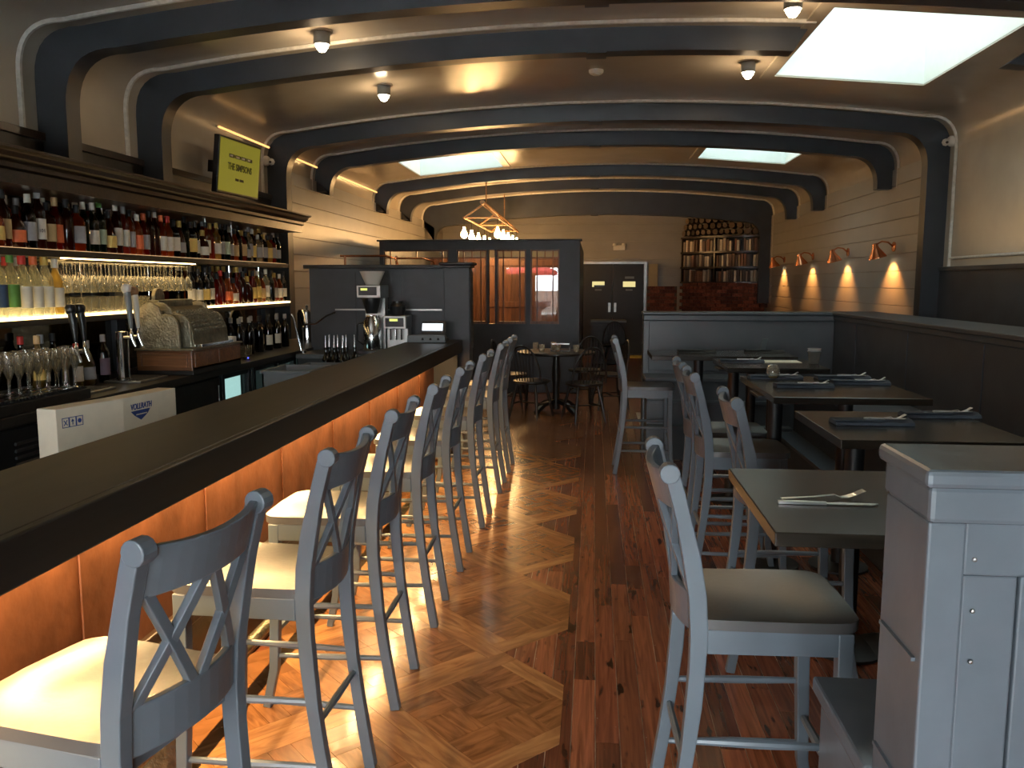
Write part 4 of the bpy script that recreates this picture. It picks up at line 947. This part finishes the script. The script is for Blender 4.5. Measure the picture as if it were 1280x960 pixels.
# service end: half wall with post
hw = thing('half_wall', 'charcoal panelled half wall with capped post at the end of the bar', 'partition', (0, 7.74, 0))
MB().box(-2.70, -1.39, 0, .09, 0, 1.73).build('panel', 'charcoal_paint', hw); MB().box(-2.75, -1.36, -.03, .12, 1.73, 1.765).build('cap_rail', 'black_wood', hw, bevel=.006)
for x in (-2.25, -1.8): MB().box(x - .003, x + .003, -.004, 0, 1.05, 1.70).build('panel_groove', 'black_paint', hw)
MB().box(-2.45, -1.42, -.02, -.002, 1.335, 1.35).build('wall_trim', 'steel', hw)
MB().box(-1.39, -1.15, -.06, .14, 0, 1.74).build('post', 'charcoal_paint', hw, bevel=.004); mb = MB(); mb.box(-1.43, -1.11, -.10, .18, 1.76, 1.785); mb.box(-1.41, -1.13, -.08, .16, 1.735, 1.76); mb.build('post_cap', 'black_wood', hw, bevel=.008)
for k in range(14): z = .98 + k * .052; MB().box(-1.148, -1.142, -.05, .13, z, z + .046).build('post_slat', 'charcoal_paint', hw, bevel=.001)
sc_ = thing('service_counter', 'dark service counter at the far end of the bar', 'counter', (0, 7.45, 0)); MB().box(-2.66, -1.69, -.25, .27, .92, .96).build('worktop', 'dark_steel', sc_, bevel=.003); MB().box(-2.65, -1.70, -.22, .26, 0, .92).build('base_unit', 'black_wood', sc_)
cf = thing('coffee_brewer', 'tall steel coffee brewer with white filter cone on top', 'coffee maker', (-2.0, 7.42, .9605))
MB().box(-.11, .11, -.16, .16, 0, .03).build('base', 'dark_steel', cf, bevel=.004); MB().box(-.09, .10, .06, .16, .03, .60).build('column', 'steel', cf, bevel=.005)
hd = MB().box(-.11, .11, -.14, .16, .50, .615).build('head', 'steel', cf, bevel=.006); MB().box(-.09, .075, -.1445, -.14, .525, .60).build('control_panel', 'black_plastic', hd); MB().box(-.07, -.01, -.1475, -.1445, .568, .588).build('display', 'lcd_green', hd)
MB().lathe([(.05, .36), (.085, .48), (.085, .50), (0, .50), (0, .36)], 20, (0, -.04, 0)).build('brew_basket', 'black_plastic', cf, smooth=True); MB().lathe([(0, .615), (.06, .615), (.115, .74), (.108, .74), (.055, .625), (0, .625)], 24, (.0, -.0, 0)).build('filter_cone', 'porcelain', cf, smooth=True)
MB().lathe([(0, .03), (.075, .03), (.08, .05), (.08, .29), (.05, .33), (.05, .345), (0, .345)], 22, (0, -.05, 0)).build('server_pot', 'chrome', cf, smooth=True); MB().tube([(-.07, -.08, .28), (-.125, -.10, .26), (-.125, -.10, .12), (-.075, -.08, .08)], .01, 8).build('pot_handle', 'black_plastic', cf, smooth=True)
gr = thing('espresso_grinder', 'short steel grinder with lit display right of the coffee brewer', 'grinder', (-1.79, 7.50, .9605))
MB().box(-.10, .10, -.13, .12, 0, .04).build('base', 'dark_steel', gr, bevel=.004); MB().box(-.10, .10, -.02, .12, .04, .24).build('body', 'steel', gr, bevel=.005); hd = MB().box(-.105, .105, -.13, .12, .22, .34).build('head', 'steel', gr, bevel=.006)
MB().box(-.085, .085, -.1345, -.13, .24, .32).build('control_panel', 'black_plastic', hd); MB().box(-.045, .03, -.138, -.1345, .29, .312).build('display', 'lcd_green', hd); MB().lathe([(.06, .34), (.08, .42), (.05, .45), (.05, .47), (0, .47), (0, .34)], 14).build('hopper', 'black_plastic', gr, smooth=True)
for k in range(3): MB().tube([(-.05 + k * .05, -.08, .12), (-.05 + k * .05, -.08, .22)], .008, 8).build('nozzle', 'chrome', gr)
ps = thing('pos_terminal', 'till terminal with a glowing white screen at the end of the bar', 'terminal', (-1.42, 7.42, 1.0705), 0)
MB().box(-.10, .10, -.06, .10, 0, .03).build('stand', 'black_plastic', ps, bevel=.005); MB().box(-.115, .105, -.09, -.05, .03, .18, Matrix.Rotation(-.35, 3, 'X')).build('housing', 'black_plastic', ps, bevel=.004); MB().box(-.105, .08, -.098, -.094, .10, .165, Matrix.Rotation(-.35, 3, 'X')).build('screen', 'screen_white', ps)
gs = thing('condiment_tray', 'long grey tray on the service counter below the till', 'tray', (-1.44, 7.24, 1.0705)); MB().box(-.20, .14, -.03, .03, 0, .065).build('trough', 'grey_plastic', gs, bevel=.006)
for k in range(3): MB().lathe([(0, 0), (.012, .004), (.009, .02), (0, .024)], 10, (-.06 + k * .07, -.034, .02)).build('knob', 'black_plastic', gs)
for i in range(7):
    x, y = -2.28 + (i % 4) * .075, 7.0 - (i // 4) * .1; t = thing('pour_bottle', 'dark bottle with steel pourer, %s in the %s line of the speed rack' % (ordn(i % 4), ('far', 'near')[i // 4]), 'bottle', (x, y, .76), 0, 'pour bottles in the speed rack')
    MB().lathe(PROF['round'], 12).build('glass', 'glass_dark', t, smooth=True); MB().lathe([(.012, .27), (.010, .31), (.006, .36), (.006, .39), (0, .39)], 8).build('pourer', 'chrome', t, smooth=True)
sp = thing('speed_rack', 'dark steel speed rack holding pour bottles', 'rack', (-2.16, 6.95, .70)); mb = MB(); mb.box(-.22, .22, -.12, .12, 0, .055); mb.box(-.22, .22, -.13, -.12, 0, .2); mb.box(-.22, .22, .12, .13, 0, .2); mb.build('trough', 'dark_steel', sp)
fa = thing('spray_tap', 'curved steel spray tap rising behind the bar', 'tap', (-2.55, 7.1, .98)); MB().tube([(0, 0, 0), (0, 0, .22), (.02, 0, .25), (.12, 0, .26), (.22, 0, .33), (.30, 0, .36)], .008, 8).build('neck', 'chrome', fa, smooth=True); MB().tube([(-.02, 0, .02), (-.08, 0, .30), (-.10, 0, .34)], .010, 8).build('lever', 'chrome', fa, smooth=True); MB().lathe([(0, 0), (.03, 0), (.03, .02), (0, .03)], 12).build('flange', 'chrome', fa, smooth=True)
ur = thing('steel_urn', 'shiny steel urn at the end of the back counter', 'urn', (-2.95, 8.35, .9805)); MB().lathe([(0, 0), (.10, 0), (.10, .30), (.085, .34), (0, .36)], 24).build('body', 'chrome', ur, smooth=True); MB().lathe([(0, .36), (.015, .36), (.012, .38), (0, .39)], 10).build('lid_knob', 'black_plastic', ur, smooth=True)
#PART5
# ------------------------------------------------------------------ television
tv = thing('television', 'flat television showing a yellow title screen above the bar shelves', 'television', (-3.10, 7.14, 2.585), math.radians(0))
R_ = math.radians(-8)
tv.rotation_euler = (0, math.radians(6), math.radians(-4))
MB().box(-.035, .015, -.37, .37, -.235, .235).build('housing', 'black_plastic', tv, bevel=.006)
MB().box(.0145, .0165, -.354, .354, -.215, .218).build('screen', 'screen_yellow', tv)
text('THE SIMPSONS', .078, 'ink_black', 'title_text', tv, (.0175, 0, .0), (PI / 2, 0, PI / 2), .82, bold=.002)
for k, w in enumerate((.07, .09, .07, .06)):
    y = -.20 + k * .105; MB().box(.0165, .0172, y, y + .095, .075, .105).build('title_block', 'ink_black', tv); MB().box(.0172, .0176, y + .012, y + .03 + w * .5, .083, .097).build('title_mark', 'porcelain', tv)
for (a, b_) in ((-.075, -.012), (.002, .075)): MB().box(.0165, .0172, a, b_, -.112, -.09).build('caption_bar', 'ink_black', tv)
MB().box(-.26, -.03, -.05, .05, -.05, .05).build('wall_bracket', 'black_plastic', tv)
def camera_dome(x, y, z, dx, label):
    t = thing('security_camera', label, 'camera', (x, y, z)); MB().lathe([(0, 0), (.05, 0), (.05, .03), (.035, .05), (0, .055)], 18).build('mount', 'white_plastic', t, smooth=True).rotation_euler = (0, PI / 2 * dx, 0)
    MB().lathe([(0, -.036), (.025, -.026), (.036, 0), (.025, .026), (0, .036)], 16).build('dome', 'white_plastic', t, (dx * .07, 0, -.01), smooth=True); MB().lathe([(0, -.014), (.013, -.004), (.014, .004), (0, .014)], 12).build('lens', 'black_plastic', t, (dx * .07, -.03, -.015), smooth=True)
camera_dome(-3.38, 8.44, 2.84, 1, 'white dome camera on the left arch post beside the television'); camera_dome(3.38, 8.44, 2.93, -1, 'white dome camera on the right arch post'); camera_dome(-3.36, 17.2, 2.62, 1, 'white dome camera at the far left corner under the last arch')

# ------------------------------------------------------------------ ceiling fittings
def downlight(x, y, label, power=5):
    z = ceil_z(x); t = thing('ceiling_spotlight', label, 'spotlight', (x, y, z), group='ceiling spotlights'); MB().lathe([(.0, .01), (.075, .01), (.075, -.006), (0, -.006)], 20).build('mount_plate', 'plaster', t, smooth=True)
    MB().lathe([(.05, 0), (.056, -.02), (.056, -.085), (.048, -.085), (.048, -.02), (0, -.018)], 20).build('can', 'grey_plastic', t, smooth=True); MB().lathe([(0, -.135), (.022, -.128), (.042, -.10), (.046, -.075), (.02, -.03), (0, -.03)], 18).build('bulb', 'bulb_white', t, smooth=True)
    pointlight('spotlight_beam', (0, 0, -.19), power, (1.0, .70, .40), .04, t)
downlight(-1.84, 5.66, 'lit ceiling spotlight at the upper left, nearest the viewer'); downlight(-1.81, 7.21, 'lit ceiling spotlight between second and third arch, left side'); downlight(1.2, 6.97, 'lit ceiling spotlight just left of the big skylight'); downlight(1.19, 5.43, 'lit ceiling spotlight cut off at the top edge by the skylight')
sd = thing('smoke_detector', 'small pale disc detector at the middle of the ceiling', 'detector', (0, 7.22, ceil_z(0))); MB().lathe([(0, 0), (.062, 0), (.062, -.015), (.05, -.03), (0, -.034)], 22).build('disc', 'white_plastic', sd, smooth=True); MB().lathe([(.03, -.033), (.035, -.037), (.03, -.04), (0, -.04)], 14).build('vent_ring', 'white_plastic', sd, smooth=True)
# warm strip tucked in the cove beyond the television
for (a, b_, lb) in ((7.3, 8.5, 'glowing cove strip between television and third arch'), (8.75, 10.0, 'glowing cove strip between third and fourth arch'), (10.25, 12.8, 'glowing cove strip between fourth and fifth arch')):
    t = thing('cove_light', lb, 'light strip', (LX + .05, 0, 2.98)); MB().box(-.008, .0, a, b_, -.012, .012).build('holder', 'plaster', t); MB().tube([(.004, a + .02, 0), (.004, b_ - .02, 0)], .010, 6).build('diffuser', 'cove_glow', t)

# ------------------------------------------------------------------ copper wall lamps
for k, y in enumerate((9.86, 11.57, 13.36, 15.3)):
    t = thing('wall_lamp', ['copper wall lamp nearest the right arch post', 'second copper wall lamp from the arch post', 'third copper wall lamp from the arch post', 'copper wall lamp farthest away beside the bookcase'][k], 'wall lamp', (RX - .018, y, 2.0), 0, 'copper lamps on the right wall')
    MB().lathe([(0, 0), (.055, 0), (.055, .014), (0, .02)], 18).build('back_plate', 'copper', t, smooth=True).rotation_euler = (0, -PI / 2, 0)
    MB().tube([(-.01, 0, 0), (-.07, 0, .05), (-.14, 0, .06), (-.19, 0, .03)], .010, 8).build('arm', 'copper', t, smooth=True)
    sh = MB().lathe([(.022, .07), (.03, .05), (.035, .02), (.098, -.09), (.10, -.10), (.095, -.10), (.03, .015), (0, .03)], 24).build('shade', 'copper', t, (-.20, 0, -.03), smooth=True); sh.rotation_euler = (0, math.radians(-14), 0)
    MB().lathe([(0, -.035), (.02, -.028), (.026, 0), (.016, .03), (0, .035)], 14).build('bulb', 'bulb_white', t, (-.19, 0, -.08), smooth=True)
    pointlight('lamp_beam', (-.165, 0, -.135), 30, (1.0, .41, .10), .02, t, math.radians(105), (0, math.radians(-26), 0), .5)

# ------------------------------------------------------------------ glazed partition
pt = thing('glazed_partition', 'charcoal vestibule partition with redwood craftsman windows', 'partition', (0, 12.0, 0)); PX0, PX1 = -3.12, -.20
MB().box(PX0, PX1, 0, .12, 0, 1.0).build('lower_wall', 'charcoal_paint', pt); MB().box(PX0, PX1, 0, .12, 2.07, 2.19).build('head_beam', 'charcoal_paint', pt); MB().box(PX0 - .03, PX1 + .03, -.04, .16, 2.19, 2.215).build('top_cap', 'black_wood', pt, bevel=.005)
wins = [(-3.06, -2.10), (-1.98, -1.54), (-1.40, -.97), (-.91, -.49)]
edges = [PX0] + [v for w in wins for v in w] + [PX1]
for i in range(0, len(edges), 2):
    if i == 4: MB().box(edges[i], edges[i] + .025, 0, .12, 1.0, 2.07).build('stile', 'charcoal_paint', pt); MB().box(edges[i + 1] - .025, edges[i + 1], 0, .12, 1.0, 2.07).build('stile', 'charcoal_paint', pt); continue
    MB().box(edges[i], edges[i + 1], 0, .12, 1.0, 2.07).build('stile', 'charcoal_paint', pt)
MB().box(PX1 - .10, PX1, .12, 4.6, 0, 2.19).build('return_wall', 'charcoal_paint', pt); MB().box(PX0, PX0 + .08, .12, 4.6, 0, 2.19).build('return_wall', 'charcoal_paint', pt)
for (a, b_) in wins:
    f = MB(); e = .022; z0, z1 = 1.0, 2.07; w = b_ - a
    f.box(a, a + e, .03, .08, z0, z1); f.box(b_ - e, b_, .03, .08, z0, z1); f.box(a + e, b_ - e, .03, .08, z0, z0 + e * 1.6); f.box(a + e, b_ - e, .03, .08, z1 - e, z1)
    wo = f.build('window_sash', 'redwood', pt)
    for (xx, za, zb) in ((a + .095, z0 + e, z1 - e), (b_ - .095, z0 + e, z1 - e), ((a + b_) / 2, 1.955, z1 - e)): MB().box(xx - .008, xx + .008, .035, .075, za, zb).build('muntin', 'redwood', wo)
    MB().box(a + e, b_ - e, .035, .075, 1.945, 1.962).build('muntin', 'redwood', wo); MB().box(a + e, b_ - e, .052, .056, z0 + e, z1 - e).build('pane', 'pane_glass', wo)
iw = struct(MB().box(-3.0, -.32, 15.2, 15.3, 0, 2.05).build('wall_vestibule', 'redwood'), 'orange brown wooden wall seen through the partition windows')
k = 0; x = -2.98
while x < -.4:
    MB().box(x, min(x + .16, -.33), 15.185, 15.2, .02, 2.03).build('plank', 'redwood', iw, bevel=.003); x += .165
for z in (.3, 1.15, 1.9): MB().box(-2.0, -.5, 15.165, 15.185, z, z + .1).build('ledger', 'redwood', iw, bevel=.004)
cpipe = thing('copper_pipes', 'bent copper pipes on the boards behind the half wall', 'pipe', (0, 0, 0))
MB().tube([(-2.75, 8.9, 1.885), (-2.25, 8.9, 1.885), (-2.14, 8.9, 1.855), (-2.10, 8.9, 1.75)], .012, 8).build('pipe', 'copper', cpipe, smooth=True); MB().tube([(-2.15, 8.95, 1.86), (-1.85, 8.95, 1.86), (-1.74, 8.95, 1.83), (-1.70, 8.95, 1.74)], .010, 8).build('pipe', 'copper', cpipe, smooth=True)
for x in (-2.70, -2.13): MB().tube([(x, 8.9, 0), (x, 8.9, 1.885)], .012, 8).build('riser', 'copper', cpipe, smooth=True)
MB().tube([(-1.70, 8.95, 0), (-1.70, 8.95, 1.74)], .010, 8).build('riser', 'copper', cpipe, smooth=True)

# ------------------------------------------------------------------ chandelier of branches
ch = thing('branch_chandelier', 'rustic timber chandelier with hanging bare bulbs above the partition', 'chandelier', (-1.70, 0, 2.78)); ys0, ys1 = 12.7, 16.4
MB().tube([(0, ys0, .03), (.01, (ys0 + ys1) / 2, .0), (0, ys1, -.01)], [.035, .038, .032], 8).build('ridge_log', 'branch_wood', ch, smooth=True)
for s, xx in ((-1, -.30), (1, .22)): MB().tube([(xx, ys0 + .1, -.19), (xx, ys1, -.2)], .016, 7).build('side_rail', 'branch_wood', ch, smooth=True)
for y in (ys0 + .15, (ys0 + ys1) / 2, ys1 - .15):
    MB().tube([(0, y, .01), (-.30, y, -.19)], .016, 6).build('strut', 'branch_wood', ch); MB().tube([(0, y, .01), (.22, y, -.19)], .016, 6).build('strut', 'branch_wood', ch); MB().tube([(-.30, y, -.19), (.22, y, -.19)], .014, 6).build('strut', 'branch_wood', ch)
for y in (13.2, 15.9): MB().tube([(0, y, .03), (0, y, ceil_z(-1.7) - 2.78)], .010, 6).build('hanger', 'branch_wood', ch)
bm_ = MB().lathe([(0, -.075), (.03, -.068), (.05, -.035), (.048, 0), (.03, .04), (.018, .07), (.018, .10), (0, .10)], 16).mesh('bulb', 'bulb_warm', True)
for s, xx in ((-1, -.30), (1, .22), ):
    for i in range(5):
        y = 12.85 + i * .8; MB().tube([(xx, y, -.19), (xx, y, -.36)], .004, 5).build('cord', 'black_plastic', ch); put('bulb', bm_, ch, (xx, y, -.43))
for i in range(5): pointlight('bulb_light', (-.04, 12.85 + i * .8, -.50), 25, (1.0, .52, .19), .08, ch)

# ------------------------------------------------------------------ far wall: doors, signs, light box
for k, (a, b_) in enumerate(((-.25, .415), (.425, 1.09))):
    d = struct(MB().box(a, b_, BY - .075, BY - .03, .03, 2.0).build('door_%d' % (k + 1), 'black_paint', bevel=.004), ['left leaf of the black double doors at the far end', 'right leaf of the black double doors at the far end'][k])
    MB().box(a + .22, a + .49, BY - .082, BY - .075, 1.50, 1.62).build('sign_plate', 'lit_sign', d)
    if k == 0: MB().box(a + .26, a + .49, BY - .084, BY - .082, 1.50, 1.54).build('sign_notch_bar', 'walnut', d)  # dark notch along the left plate's lower edge
    MB().box(a + .28, a + .43, BY - .08, BY - .075, 1.42, 1.45).build('small_notice', 'grey_plastic', d)
    if k: MB().box(a + .26, a + .46, BY - .08, BY - .075, 1.68, 1.73).build('upper_notice', 'grey_plastic', d)
    MB().box(a + (.58 if k == 0 else .03), a + (.63 if k == 0 else .08), BY - .1, BY - .075, .95, 1.15).build('push_plate', 'steel', d)
fr = MB(); fr.box(-.31, -.26, BY - .09, BY - .02, 0, 2.05); fr.box(1.10, 1.16, BY - .09, BY - .02, 0, 2.05); fr.box(-.26, 1.10, BY - .09, BY - .02, 2.005, 2.05); struct(fr.build('trim_8', 'steel'), 'thin pale frame round the far double doors')
struct(MB().box(1.20, 1.40, BY - .10, BY - .02, 0, 2.0).build('trim_9', 'lit_passage_cream'), 'cream strip painted for the lit passage right of the far doors')  # glow of the lit passage beyond the door, painted as a cream strip
el = thing('emergency_light', 'white emergency light high on the far wall above the doors', 'light', (.55, BY - .02, 2.36)); MB().box(-.13, .13, -.07, 0, -.06, .05).build('box', 'white_plastic', el, bevel=.008)
for s in (-1, 1): MB().lathe([(0, 0), (.04, 0), (.05, -.05), (0, -.055)], 14).build('lamp_head', 'white_plastic', el, (s * .10, -.06, .09), smooth=True)
ss = thing('low_cabinet', 'dark sideboard with grey top beside the far doors', 'cabinet', (.30, 16.6, 0)); MB().box(-.35, .35, -.25, .25, .82, .86).build('top', 'grey_plastic', ss, bevel=.004); MB().box(-.33, .33, -.23, .23, 0, .82).build('body', 'black_wood', ss)
dm = tag(MB().box(.42, 1.08, 17.9, 18.45, -.011, -.004).build('door_mat', 'door_glow_yellow'), 'yellow floor patch painted for the light under the far doors', 'mat')  # yellow sheet standing in for light spilling under the doors

# ------------------------------------------------------------------ brick corner with curved bookcase and log store
bc = thing('book_chimney', 'curved brick hearth corner carrying shelves of books', 'bookcase', (3.25, 18.3, 0))
A0, A1, RR = math.radians(-153), math.radians(-87), 1.62
def arc(r, a): return (r * math.cos(a), r * math.sin(a))
def arcwall(r0, r1, z0, z1, nm, mat, n=22, a0=A0, a1=A1):
    pts = [arc(r1, a0 + (a1 - a0) * i / n) for i in range(n + 1)] + [arc(r0, a1 - (a1 - a0) * i / n) for i in range(n + 1)]; return MB().prism(pts, z0, z1).build(nm, mat, bc)
arcwall(.9, RR - .03, 0, 1.58, 'hearth_core', 'mortar')
bkm = MB().box(-.098, .098, -.03, .03, -.031, .031).mesh('brick', 'brick')
for r in range(14):
    z = .665 + r * .069; nb = 9
    for i in range(nb):
        a = A0 + (A1 - A0) * (i + .5 + (.5 if r % 2 else 0)) / nb
        if a > A1: continue
        o = put('brick', bkm, bc, (*arc(RR + random.uniform(-.006, .006), a), z)); o.rotation_euler = (0, 0, a + PI / 2)
for z in (1.58, 1.88, 2.18, 2.48): arcwall(1.25, RR + .03, z, z + .035, 'shelf', 'walnut')
arcwall(1.2, 1.28, 1.58, 2.5, 'shelf_back', 'black_wood')
for a in (A0, A0 + (A1 - A0) * .46, A1): 
    p = arc(1.43, a); o = MB().box(-.19, .19, -.015, .015, 1.58, 2.50).build('upright', 'walnut', bc, (p[0], p[1], 0)); o.rotation_euler = (0, 0, a)
bkc = {}; BN = {'a': 'cream', 'b': 'tan', 'c': 'red-brown', 'd': 'black', 'e': 'grey', 'f': 'brown'}
for row in range(3):
    a = A0 + .03; bi = 0
    while a < A1 - .06:
        w = random.choice((.035, .042, .05, .06)); h = random.uniform(.20, .255); m_ = 'book_cover_' + random.choice('aabbcdddeffcb')
        am = a + w / 2 / RR; p = arc(RR - .12 + random.uniform(-.015, .02), am)
        if abs(am - (A0 + (A1 - A0) * .46)) > .028 and random.random() > .05:
            key_ = (w, m_)
            if key_ not in bkc:
                q = MB(); q.prism([(-.10, -w * .42), (.10, -w / 2 + .002), (.10, w / 2 - .002), (-.10, w * .42)], 0, 1); bkc[key_] = q.mesh('book', m_)
            o = put('book', bkc[key_], None, (3.25 + p[0], 18.3 + p[1], (1.6155, 1.9155, 2.2155)[row])); o.rotation_euler = (0, 0, am); o.scale = (1, 1, h)
            bi += 1; tag(o, '%s book, %s from left on the %s shelf of the curved bookcase' % (BN[m_[-1]], ordn(bi - 1), ('bottom', 'middle', 'top')[row]), 'book', 'books on the %s shelf of the curved bookcase' % ('bottom', 'middle', 'top')[row])
        a += (w + .008) / (RR - .03)
lm = MB().lathe([(0, -.15), (1, -.15), (1, .15), (0, .15)], 10).mesh('log_wood', 'log_bark')
le = MB().lathe([(0, .1495), (.93, .1495), (.93, .1505), (0, .1505)], 10).mesh('cut_end', 'log_end')
for row in range(3):
    a = A0 + .06 + row * .03; li = 0; r = .06
    while a < A1 - .04:
        p = arc(RR - .12, a); li += 1; t = thing('firewood_log', 'firewood log, %s from left in the %s layer on the bookcase' % (ordn(li - 1), ('bottom', 'middle', 'top')[row]), 'log', (3.25 + p[0], 18.3 + p[1], 2.516 + .075 + row * .12), a - PI / 2 + PI, 'firewood logs on top of the bookcase')
        for me, nm in ((lm, 'log_wood'), (le, 'cut_end')):
            o = put(nm, me, t); o.rotation_euler = (PI / 2, 0, 0); o.scale = (r, r, 1)
        t.rotation_euler = (0, 0, a + PI / 2); rn = random.uniform(.042, .062); a += (r + rn) * 1.04 / (RR - .27); r = rn
lw = thing('brick_wall', 'low brick wall left of the curved bookcase', 'wall', (1.40, 17.35, 0)); MB().box(-.30, .30, -.06, .06, 0, 1.52).build('core', 'mortar', lw)
for r in range(13):
    for i in range(3):
        x = -.2 + i * .2 + (.05 if r % 2 else -.05); put('brick', bkm, lw, (max(-.2, min(.2, x)), -.055, .66 + r * .069))
hb = struct(MB().box(1.9, RX - .02, 16.76, 16.95, 2.93, 3.1).build('trim_10', 'beam_paint'), 'dark fascia above the firewood')

# ------------------------------------------------------------------ round table with spindle-back chairs
rt = thing('round_table', 'dark round table with glasses at the end of the aisle', 'table', (-.45, 10.25, 0)); MB().lathe([(0, .725), (.47, .725), (.48, .735), (.48, .75), (0, .755)], 36).build('table_top', 'dark_chair_wood', rt, smooth=True)
MB().lathe([(0, .03), (.05, .03), (.04, .3), (.055, .45), (.04, .7), (.1, .725), (0, .725)], 16).build('pedestal', 'dark_chair_wood', rt, smooth=True)
for k in range(4): a = PI / 4 + k * PI / 2; MB().bar([(0, 0, .14), (.2 * math.cos(a), .2 * math.sin(a), .10), (.34 * math.cos(a), .34 * math.sin(a), .0)], .05, .05, (-math.sin(a), math.cos(a), 0)).build('foot', 'dark_chair_wood', rt, bevel=.004)
def windsor():
    t = thing('spindle_chair', 'x', 'chair'); n = 16
    MB().lathe([(0, .42), (.19, .42), (.22, .435), (.22, .45), (.18, .455), (0, .445)], 24).build('seat', 'dark_chair_wood', t, smooth=True)
    for sx_ in (-1, 1):
        for sy_ in (-1, 1): MB().tube([(sx_ * .12, sy_ * .12, .42), (sx_ * .16, sy_ * .165, .2), (sx_ * .19, sy_ * .20, 0)], [.014, .02, .011], 8).build('leg', 'dark_chair_wood', t, smooth=True)
        MB().tube([(sx_ * .165, -.17, .18), (sx_ * .165, .17, .18)], .010, 6).build('stretcher', 'dark_chair_wood', t, smooth=True)
    MB().tube([(-.165, 0, .18), (.165, 0, .18)], .010, 6).build('stretcher', 'dark_chair_wood', t, smooth=True)
    hoop = [(.21 * math.cos(a), -.15 - .08 * math.sin(a), .45 + .42 * math.sin(a) ** .8) for a in [PI * i / n for i in range(n + 1)]]
    MB().tube(hoop, .012, 8).build('hoop', 'dark_chair_wood', t, smooth=True)
    for k in range(7):
        x = -.135 + k * .045; s_ = math.sqrt(1 - (x / .21) ** 2); MB().tube([(x * .8, -.15, .445), (x, -.15 - .08 * s_, .45 + .42 * s_ ** .8)], .006, 6).build('spindle', 'dark_chair_wood', t, smooth=True)
    return t
wd = windsor(); wl_ = [(-.10, 9.55, 25, 'dark spindle-back chair in front of the round table, right side'), (-.72, 9.72, -25, 'dark spindle-back chair in front of the round table, left side'), (.22, 10.55, 105, 'dark spindle-back chair to the right of the round table'), (-.10, 11.05, 160, 'dark hoop-back chair behind the round table'), (-1.05, 10.45, -95, 'dark spindle-back chair to the left of the round table')]
for k, (x, y, rz, lb) in enumerate(wl_):
    if k == 0: wd.location = (x, y, 0); wd.rotation_euler = (0, 0, math.radians(rz)); wd['label'] = lb; wd['group'] = 'spindle-back chairs round the table'
    else: dup(wd, (x, y, 0), math.radians(rz), lb, 'spindle-back chairs round the table')
extra = dup(wd, (.40, 15.4, 0), math.radians(180), 'dark hoop-back chair standing before the low sideboard', 'spindle-back chairs round the table')
for k, (x, y) in enumerate(((-.62, 10.05), (-.42, 10.0), (-.20, 10.02), (-.72, 10.4), (-.5, 10.5))): tag(put('tumbler', tb, None, (x, y, .7555)), ('water glass at the left front of the round table', 'water glass at the front centre of the round table', 'water glass at the right front of the round table', 'water glass at the left of the round table', 'water glass at the back of the round table')[k], 'glass', 'water glasses on the round table')
pl = thing('table_caddy', 'dark box caddy at the middle of the round table', 'caddy', (-.40, 10.25, .7555)); mb = MB(); mb.box(-.12, .12, -.06, .06, 0, .01); mb.box(-.12, -.11, -.06, .06, 0, .1); mb.box(.11, .12, -.06, .06, 0, .1); mb.build('tray', 'black_plastic', pl); MB().box(-.12, .12, -.06, -.05, .085, .1).build('handle', 'steel', pl)
mn2 = tag(MB().prism([(-.12, -.07), (.12, -.09), (.13, .06), (-.11, .08)], 0, .003).build('menu', 'grey_plastic', None, (-.66, 9.92, .7556)), 'pale menu card lying on the round table', 'menu')

# ------------------------------------------------------------------ street things mirrored in the partition glass
for k, (x, y) in enumerate(((-2.4, -7.5), (.3, -8.2))):
    u = thing('street_parasol', ['red street parasol outside the left window', 'red street parasol farther along the pavement'][k], 'parasol', (x, y, -.12)); MB().tube([(0, 0, 0), (0, 0, 2.6)], .025, 8).build('pole', 'steel', u); MB().lathe([(1.1, 2.15), (1.1, 2.0), (1.09, 2.0), (1.09, 2.14), (0, 2.6), (0, 2.62)], 8).build('canopy', 'red_canvas', u); MB().lathe([(0, 0), (.25, 0), (.25, .06), (0, .08)], 16).build('base', 'dark_steel', u)
